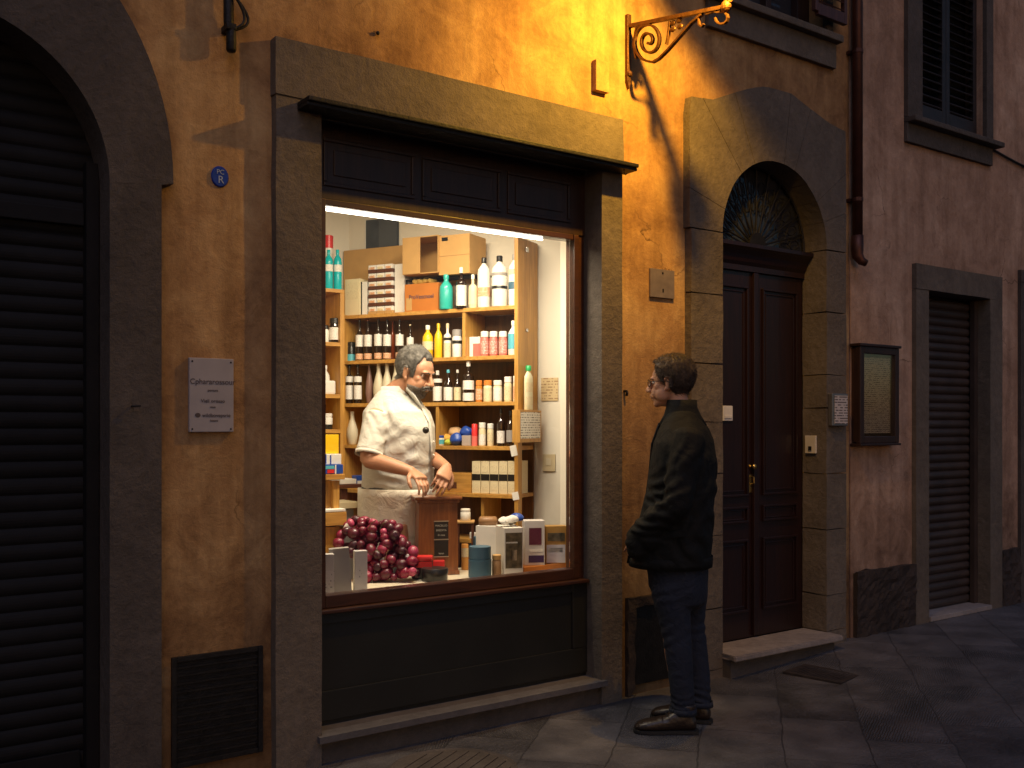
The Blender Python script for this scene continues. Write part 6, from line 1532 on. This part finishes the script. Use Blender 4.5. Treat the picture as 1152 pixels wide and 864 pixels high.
# stand collar: open band round the neck
def band(rings, th, m, name, parent, closed_front=False, wr=None, seg=36, a0=-180, a1=180):
    t = B(); rows = []
    for (c, A, Bv) in rings: rows.append([t.verts.new(c + A*cos(R(a0+(a1-a0)*i/seg)) + Bv*sin(R(a0+(a1-a0)*i/seg))) for i in range(seg+1)])
    for r0, r1 in zip(rows, rows[1:]):
        for k in range(seg): t.faces.new((r0[k], r0[k+1], r1[k+1], r1[k]))
    bmesh.ops.recalc_face_normals(t, faces=t.faces); bmesh.ops.solidify(t, geom=t.faces[:], thickness=th)
    if wr: wr(t)
    return obj(name, t, m, parent, True)
nk = m_(767,462); nk2 = m_(762,452)
band([(m_(767,478), fwd*.118, sid*.120), (m_(767,467), fwd*.090, sid*.092), (m_(766.5,458), fwd*.076, sid*.078), (m_(766.5,450), fwd*.073, sid*.075)], .009, JACK, 'collar', jk, a0=28, a1=332)
# lapel edge running down the front and hem, cuff, pocket flap
bm = B(); ribbon(bm, [m_(742,476,.05), m_(733.5,500,.06), m_(731,530,.065), m_(727,560,.06), m_(719,590,.06), m_(709,618,.055), m_(706.5,633,.055)], .035, .008, sid); obj('front_placket', bm, JACK, jk, True)
bm = B(); ribbon(bm, [m_(742,605,.21), m_(757,601,.218), m_(772,600,.218)], .030, .008, UP); obj('pocket_flap', bm, JACK, jk)
band([tr(636,708,801.5,.209), tr(629,708.5,802,.211), tr(624,711.5,802,.209)], .008, JACK, 'hem', jk)
Wc = E_ = None
# jeans ---------------------------------------------------------------
bm = B()
loft(bm, [tr(618,728,797,.180), tr(640,728,797,.182), tr(660,731,796,.178), tr(676,736,795,.160)], 28, dome=.3)
slimb(bm, [m_(756,632,.082), m_(755,664,.090), m_(759.5,700,.092), m_(763.5,735,.092), m_(766.5,765,.092), m_(768,790,.09), m_(768.5,802,.088)], [.098,.094,.073,.063,.058,.056,.061], 5, seg=22, dome=.05)
slimb(bm, [m_(772,632,-.082), m_(775,664,-.088), m_(777,700,-.088), m_(782,735,-.09), m_(786,760,-.09), m_(787,780,-.09), m_(787,793,-.09)], [.098,.092,.071,.061,.056,.053,.058], 5, seg=22, dome=.05)
jb = fuse(bm, .0075, 7)
wrinkle(jb, [(m_(756,712,.09), .12, (UP+fwd*.5).normalized(), .045, .0035), (m_(767,793,.09), .10, (UP+sid*.4).normalized(), .030, .005), (m_(787,783,-.09), .10, (UP-sid*.4).normalized(), .032, .005), (m_(780,705,-.09), .12, (UP-fwd*.5).normalized(), .05, .0035), (m_(750,660,.08), .16, (UP*.8+fwd*.6).normalized(), .07, .004)], 8.0, .0015)
je = obj('jeans', jb, JEAN, man, True)
band([(m_(768.5,803,.088), fwd*.065, sid*.062), (m_(768,796,.088), fwd*.064, sid*.061)], .005, JEAN, 'turned_cuff', je)
band([(m_(787.5,794,-.09), fwd*.065, sid*.062), (m_(787.2,788,-.09), fwd*.064, sid*.061)], .005, JEAN, 'turned_cuff', je)
# shoes ---------------------------------------------------------------
def shoe(parent, heel, dirn, L_=.292):
    M = Matrix.Translation(Vector((heel.x, heel.y, 0))) @ Matrix.Rotation(math.atan2(-dirn.x, dirn.y),4,'Z')
    bm = B()
    def rg(y, z0, z1, w): return ((0, y, (z0+z1)/2), (w,0,0), (0,0,(z1-z0)/2))
    loft(bm, [rg(.012,.016,.085,.030), rg(.04,.014,.112,.037), rg(.075,.014,.118,.039), rg(.11,.014,.100,.040), rg(.145,.014,.083,.043), rg(.19,.014,.070,.049), rg(.235,.014,.060,.049), rg(.265,.015,.050,.042), rg(.283,.018,.038,.026)], 22, e=2.6, dome=.5)
    loft(bm, [((0,.05,.075),(.036,0,0),(0,.044,0)), ((0,.048,.125),(.038,0,0),(0,.046,0)), ((0,.046,.135),(.036,0,0),(0,.044,0))], 20, dome=.1)
    b_ = fuse(bm, .004, 2, None)
    for v in b_.verts: v.co.z = max(v.co.z, .013); v.co += noise.noise_vector(v.co*30)*.0016 + (Vector((0,0,-.003)) if .13 < v.co.y < .16 and v.co.z > .06 else Vector())
    b_.transform(M); so = obj('shoe', b_, SHOE, parent, True)
    bm = B(); out = []
    for y, w in ((-.012,.012),(-.004,.028),(.03,.036),(.08,.036),(.13,.039),(.18,.047),(.225,.051),(.262,.045),(.284,.030),(.292,.012)): out.append((w, y))
    pts = out + [(-x, y) for x, y in out[::-1]]; prism(bm, pts, .003, .019, 'z'); bmesh.ops.bevel(bm, geom=bm.edges[:], offset=.002, segments=2, affect='EDGES'); bm.transform(M); obj('sole', bm, SOLE, so, False)
    bm = B(); box(bm, -.034, .034, -.008, .07, .0, .012, .002); bm.transform(M); obj('heel', bm, SOLE, so)
    bm = B()
    for i, (y, z) in enumerate(((.105,.104),(.122,.095),(.139,.087))): tube(bm, [(-.022,y-.004,z-.006),(-.01,y,z+.002),(.010,y+.001,z+.002),(.022,y-.004,z-.006)], .0022, 6)
    tube(bm, [(0,.104,.108),(.018,.108,.118),(.030,.118,.108),(.012,.11,.106)], .0018, 6); tube(bm, [(0,.104,.108),(-.018,.104,.118),(-.030,.114,.108),(-.012,.11,.106)], .0018, 6)
    bm.transform(M); obj('laces', bm, SOLE, so)
f1 = camv(-.985, .05).normalized()
hz1 = m_(783, 822, .09); shoe(man, hz1, f1)
hz2 = m_(799.5, 811, -.09); shoe(man, hz2, camv(-.93,.30).normalized())

# ------------------------------------------------------------------ SHOPKEEPER
ZK = 5.42
kf_ = camv(.90, -.42).normalized(); ks_ = UP.cross(kf_).normalized()     # ks_ = his left (away from the camera)
KO = P(446, 600, ZK); KO = Vector((KO.x, KO.y, ZF))
keeper = empty('person', KO, 'grey haired shopkeeper with a moustache in a white tunic and apron behind the wooden box', 'person')
def k_(px, py, s=0.0):
    """point on the shopkeeper's mid plane, s metres towards his left (s<0: nearer the camera)"""
    q = KO + ks_*s
    for _ in range(3):
        dz = (q-CAM).dot(FW); q += kf_*(((px-CX)/F*dz-(q-CAM).dot(RT))/kf_.dot(RT))
    dz = (q-CAM).dot(FW); q.z = CAM.z+(HZ-py)/F*dz; return q
khp = k_(467.5, 419.0); khp.z += 0
MK = frame(khp, camv(.88,-.47).normalized(), pitch=R(-19), s=1.06)
bm = B(); head_shapes(bm, MK, nose=.5, jaw=1.0); nb = k_(443, 446); neck_shape(bm, MK, nb, .062, .072)
def ktr(py, xf, xb, wd):
    A_, B_ = k_(xf, py), k_(xb, py); c = (A_+B_)/2; return (c, kf_*((A_-B_).length/2), ks_*wd)
loft(bm, [ktr(590,470,425,.14), ktr(548,470,420,.13), ktr(500,468,416,.14), ktr(468,462,422,.12), ktr(452,455,430,.085)], 24, e=2.3)
# near (right) arm
rs, re, rw = k_(424, 466, -.165), k_(414, 516, -.25), k_(468, 545, -.165)
ls, le, lw = k_(455, 466, .17), k_(480, 512, .20), k_(498, 544, .04)
# place the hands on the box top
top = BOXTOP
rw = P(464, 538, 5.12); lw = P(503, 533, 5.17)
HRa = (P(482,552,5.06)-P(464,538,5.17), (UP*.80-FW*.30+RT*.30), 1, 1.04, (.48,.52,.56,.58), .04, (.5,.6))
HLa = (P(495,553,5.06)-P(503,533,5.17), (UP*.70+RT*.45-FW*.4), -1, 1.04, (.45,.52,.58,.6), .04, (.4,.5))
def settle(w_, args):
    t_ = B(); hand_shapes(t_, w_, *args); zm = min(v.co.z for v in t_.verts); t_.free(); return w_ + UP*(BOXTOP+.001-zm)
rw = settle(rw, HRa); lw = settle(lw, HLa); print('HAND', rw, lw, BOXTOP)
slimb(bm, [rs, rs.lerp(re,.5), re, re.lerp(rw,.28), re.lerp(rw,.7), rw], [.055,.049,.042,.043,.035,.026], 4)
slimb(bm, [ls, ls.lerp(le,.5), le, le.lerp(lw,.3), le.lerp(lw,.7), lw], [.054,.048,.040,.041,.034,.025], 4)
hand_shapes(bm, rw, *HRa); hand_shapes(bm, lw, *HLa)
for sg in (-1,1):
    slimb(bm, [k_(446,590,sg*.09), k_(446,700,sg*.10), k_(446,800,sg*.10)], [.075,.055,.04], 3)
kb = fuse(bm, .0042, 2); sculpt_head(kb, MK)
zmin = min((v.co.z for v in kb.verts))
kb_head = kb
def hair_k(p):
    if p.z < -.060: return -1
    a = math.atan2(abs(p.x), p.y)
    line = .078 + (0.012 if .35 < a < .7 else 0) if a < .75 else .078-(a-.75)*.10 if a < 1.30 else .010-(a-1.30)*.058
    if 1.05 < a < 1.42: line = min(line, -.022)   # sideburn
    if 1.42 < a < 1.82 and p.z < .030: line = max(line, .020)
    m = (p.z-line)/.010
    if m <= 0: return -1
    m = min(1, m); return (.006+.008*max(0,min(1,p.z/.08)) + (.003 if a > 2 else 0))*m*(1+.3*noise.noise(p*42)+.2*noise.noise(p*95))
hs = shell(kb, MK, hair_k); bmesh.ops.smooth_vert(hs, verts=hs.verts, factor=.3)
st_ = strands(hs, MK, lambda p: .01, lambda p: Vector((p.x*2, -1.0, -.5 if p.z < .08 else .1)), 3600, .018, .0012, 9, .003)
hk = obj('hair', hs, HAIRG, keeper, True); obj('hair_strands', st_, HAIRG, hk)
def beard(p):
    if p.z > -.048 or p.y < .012 or p.z < -.118: return -1
    ax = abs(p.x)
    if p.y < .085 and ax > .025 and p.z > -.058: return -1
    if ax < .016 and -.073 < p.z < -.052: return -1
    e_ = min(1, (-.048-p.z)/.02)*min(1, (p.y-.012)/.03); return .0030*e_*(1+.5*noise.noise(p*120))
bs = shell(kb, MK, beard, -.001); bst = strands(bs, MK, lambda p: .01, lambda p: Vector((p.x, .2, -1)), 900, .008, .0010, 4, .002)
bo = obj('beard', bs, STUB, keeper, True); obj('beard_strands', bst, STUB, bo)
t = B()
for s in (-1,1): slimb(t, [(0,.108,-.046), (s*.014,.106,-.048), (s*.027,.094,-.055), (s*.034,.084,-.066)], [.0085,.0095,.0075,.003], 4)
t = fuse(t, .0022, 1); jitter(t, .0016, 160); t.transform(MK); mo = t.copy(); ms = strands(mo, MK, lambda p: .01, lambda p: Vector((p.x*4, .1, -.8)), 500, .010, .0010, 6, .0015); mo.free()
mo_ = obj('moustache', t, HAIRD, keeper, True); obj('moustache_strands', ms, HAIRD, mo_)
parent_skin[0] = SKIN
obj('body', kb, SKIN, keeper, True); eyes(keeper, MK, True)
for s in (-1,1):
    t = B(); tube(t, [MK @ Vector((s*x, y, z)) for x, y, z in ((.012,.0945,.019),(.028,.0935,.025),(.044,.083,.021))], [.0036,.0044,.0022], 6); jitter(t, .001, 200); obj('eyebrow', t, HAIRD, keeper, True)
# tunic
bm = B()
loft(bm, [ktr(556,476,414,.150), ktr(547,483,412,.160), ktr(525,484,413,.165), ktr(500,485,413,.172), ktr(480,484.5,413,.175), ktr(463,478,415,.170), ktr(453,469,421,.140), ktr(443,461,427,.105), ktr(436,455,433,.078)], 36, e=2.2, dome=.04)
sl = rs.lerp(re, .86)
slimb(bm, [rs+UP*.006, rs.lerp(re,.3), rs.lerp(re,.6), sl], [.064,.067,.068,.072], 4, dome=.04)
sl2 = ls.lerp(le, .86)
slimb(bm, [ls+UP*.006, ls.lerp(le,.3), ls.lerp(le,.6), sl2], [.070,.074,.076,.078], 4, dome=.04)
tb = fuse(bm, .0075, 2)
wrinkle(tb, [(k_(437,470,-.2), .15, (kf_*.8+UP*.6).normalized(), .06, .0038), (k_(447,505,-.2), .17, (UP*.85-kf_*.5).normalized(), .07, .0042), (k_(430,540,-.2), .14, (UP+kf_*.3).normalized(), .06, .0048), (k_(470,520,-.1), .15, (UP*.8+kf_*.6).normalized(), .08, .0038), (sl, .10, (kf_).normalized(), .05, .004), (k_(462,465,-.12), .12, (kf_+UP*.5).normalized(), .06, .003)], 5.0, .0016)
tu = obj('tunic', tb, WCOT, keeper, True)
# sleeve hems
def hem(c, d, r, m, parent, h=.014):
    d = d.normalized(); a = d.cross(UP).normalized(); b_ = d.cross(a)
    band([(c-d*h, a*r, b_*r), (c+d*h*.4, a*r, b_*r)], .004, m, 'sleeve_hem', parent)
hem(sl+(re-rs).normalized()*.012, re-rs, .0735, WCOT, tu)
# open collar
band([(k_(446,446), kf_*.100, ks_*.102), (k_(445.5,441), kf_*.088, ks_*.092), (k_(445,435), kf_*.080, ks_*.085)], .006, WCOT, 'collar', tu, a0=24, a1=336)
t = B()
for s in (-1, 1):
    pts = [k_(457,437,s*.052), k_(466,447,s*.045), k_(473,458,s*.022), k_(474,464,s*.006)]
    ribbon(t, pts, .045, .006, (ks_*s*.6+kf_*.5+UP*.3))
obj('lapel', t, WCOT, tu, True)
bm = B(); ribbon(bm, [k_(477.5,462,0), k_(484,475,0), k_(486.5,500,0), k_(487,524,0)], .035, .005, ks_); obj('button_placket', bm, WCOT, tu, True)
bm = B(); c = k_(479,484,-.12); ell(bm, c, (.018,.018,.018), seg=14); obj('clip_microphone', bm, BLACKPL, tu, True)
for py_ in (497, 512, 527):
    bm = B(); q = k_(488, py_, -.005); ell(bm, q, (.006,.006,.006), seg=8); obj('button', bm, WHITEP, tu, True)
# trousers and apron
bm = B(); loft(bm, [ktr(546,478,411,.16), ktr(600,460,412,.15), ktr(640,458,413,.15)], 26, dome=.1)
for sg in (-1,1): slimb(bm, [k_(444,630,sg*.09), k_(444,720,sg*.10), k_(444,790,sg*.10)], [.10,.075,.065], 4, dome=.05)
tb = fuse(bm, .010, 2); obj('trousers', tb, cloth('grey_trousers', (.10,.10,.10), (.15,.15,.14)), keeper, True)
for sg in (-1,1):
    q = k_(440, 800, sg*.10); bm = B(); box(bm, -.045,.045,-.09,.17,0,.075,.02,M=Matrix.Translation((q.x,q.y,ZF+.001)) @ Matrix.Rotation(math.atan2(-kf_.x, kf_.y),4,'Z')); obj('shoe', bm, SHOE, keeper, True)
bm = B(); rows = []; nseg = 60
for j in range(26):
    t_ = j/25; py_ = 549+ (760-549)*t_; c, A_, B_ = ktr(py_, 487-22*min(1,t_*2.5), 409+2*t_, .168-.02*min(1,t_*2)); row = []
    for i in range(nseg+1):
        a = R(-172)+R(344)*i/nseg; fold = (.006+.016*min(1,t_*2.2))*sin(a*11+2.2*noise.noise(Vector((a*1.5,t_*1.5,3))))*(.55+.45*noise.noise(Vector((a*2,t_*2,0))))
        row.append(bm.verts.new(c + A_*cos(a)*(1.03+fold/.2) + B_*sin(a)*(1.03+fold/.2) + UP*(.010*noise.noise(Vector((a*3,t_*5,1))) if t_ else 0)))
    rows.append(row)
for r0, r1 in zip(rows, rows[1:]):
    for k in range(nseg): bm.faces.new((r0[k], r0[k+1], r1[k+1], r1[k]))
bmesh.ops.recalc_face_normals(bm, faces=bm.faces); bmesh.ops.solidify(bm, geom=bm.faces[:], thickness=.003)
ap = obj('apron', bm, APRN, keeper, True)

# ================================================================== LIGHT, SKY, CAMERA
def light(name, kind, loc, energy, col, **k):
    l = bpy.data.lights.new(name, kind); l.energy = energy; l.color = col
    o = bpy.data.objects.new(name, l); COL.objects.link(o); o.location = loc
    for a, v in k.items():
        if a == 'look': o.rotation_euler = (Vector(v)-Vector(loc)).to_track_quat('-Z', 'Y').to_euler()
        else: setattr(l, a, v)
    return o
light('street_lamp_light', 'SPOT', LP, LAMP_W, (1, .53, .05), shadow_soft_size=.022, spot_size=R(152), spot_blend=1.0, look=(.86, 0, 3.02))
# fluorescent tube behind the head of the shop window
xc = (gx0+gx1)/2
tl = light('tube_light', 'AREA', (xc-.04, .152, gz1-.013), TUBE_W, (1,.88,.66), shape='RECTANGLE', size=gx1-gx0-.2, size_y=.008); tl.rotation_euler = (R(13), 0, 0)
light('shop_fill_light', 'AREA', (.05, .46, 2.80), FILL_W, (1,.84,.58), shape='RECTANGLE', size=.9, size_y=.16, look=(.15, .95, 0))  # unseen fill lamp, added to brighten the apron, box front and display
w = bpy.data.worlds.new('World'); SC.world = w; w.use_nodes = True
nt = w.node_tree; bg = nt.nodes['Background']; sk = nt.nodes.new('ShaderNodeTexSky'); sk.sky_type = 'NISHITA'; sk.sun_disc = False
sk.sun_elevation = R(SKY_E); sk.sun_rotation = R(200); sk.altitude = 50; sk.dust_density = 2.5; sk.ozone_density = 3.0; sk.air_density = 1.0
nt.links.new(sk.outputs[0], bg.inputs[0]); bg.inputs[1].default_value = SKY_S
s = light('sun', 'SUN', (0, -5, 8), SUN_S, (.92,.80,1.0), angle=R(40)); 
s.rotation_euler = Vector((.35, .62, -1.0)).to_track_quat('-Z', 'Y').to_euler()
cd = bpy.data.cameras.new('camera'); co = bpy.data.objects.new('camera', cd); COL.objects.link(co); SC.camera = co
co.location = CAM; co.rotation_euler = (pi/2, 0, -math.atan2(FW.x, FW.y))
cd.sensor_width = 36; cd.lens = 36*F/1152; cd.shift_y = (HZ-432)/1152; cd.clip_end = 500; cd.clip_start = .05
v = SC.view_settings; v.view_transform = 'Standard'; v.look = 'None'; v.gamma = 1; v.use_curve_mapping = False; v.exposure = 0
SC.cycles.max_bounces = 8; SC.cycles.transparent_max_bounces = 12; SC.cycles.caustics_reflective = False; SC.cycles.caustics_refractive = False
SC.cycles.sample_clamp_indirect = 4
try: SC.cycles.use_denoising = True
except Exception: pass
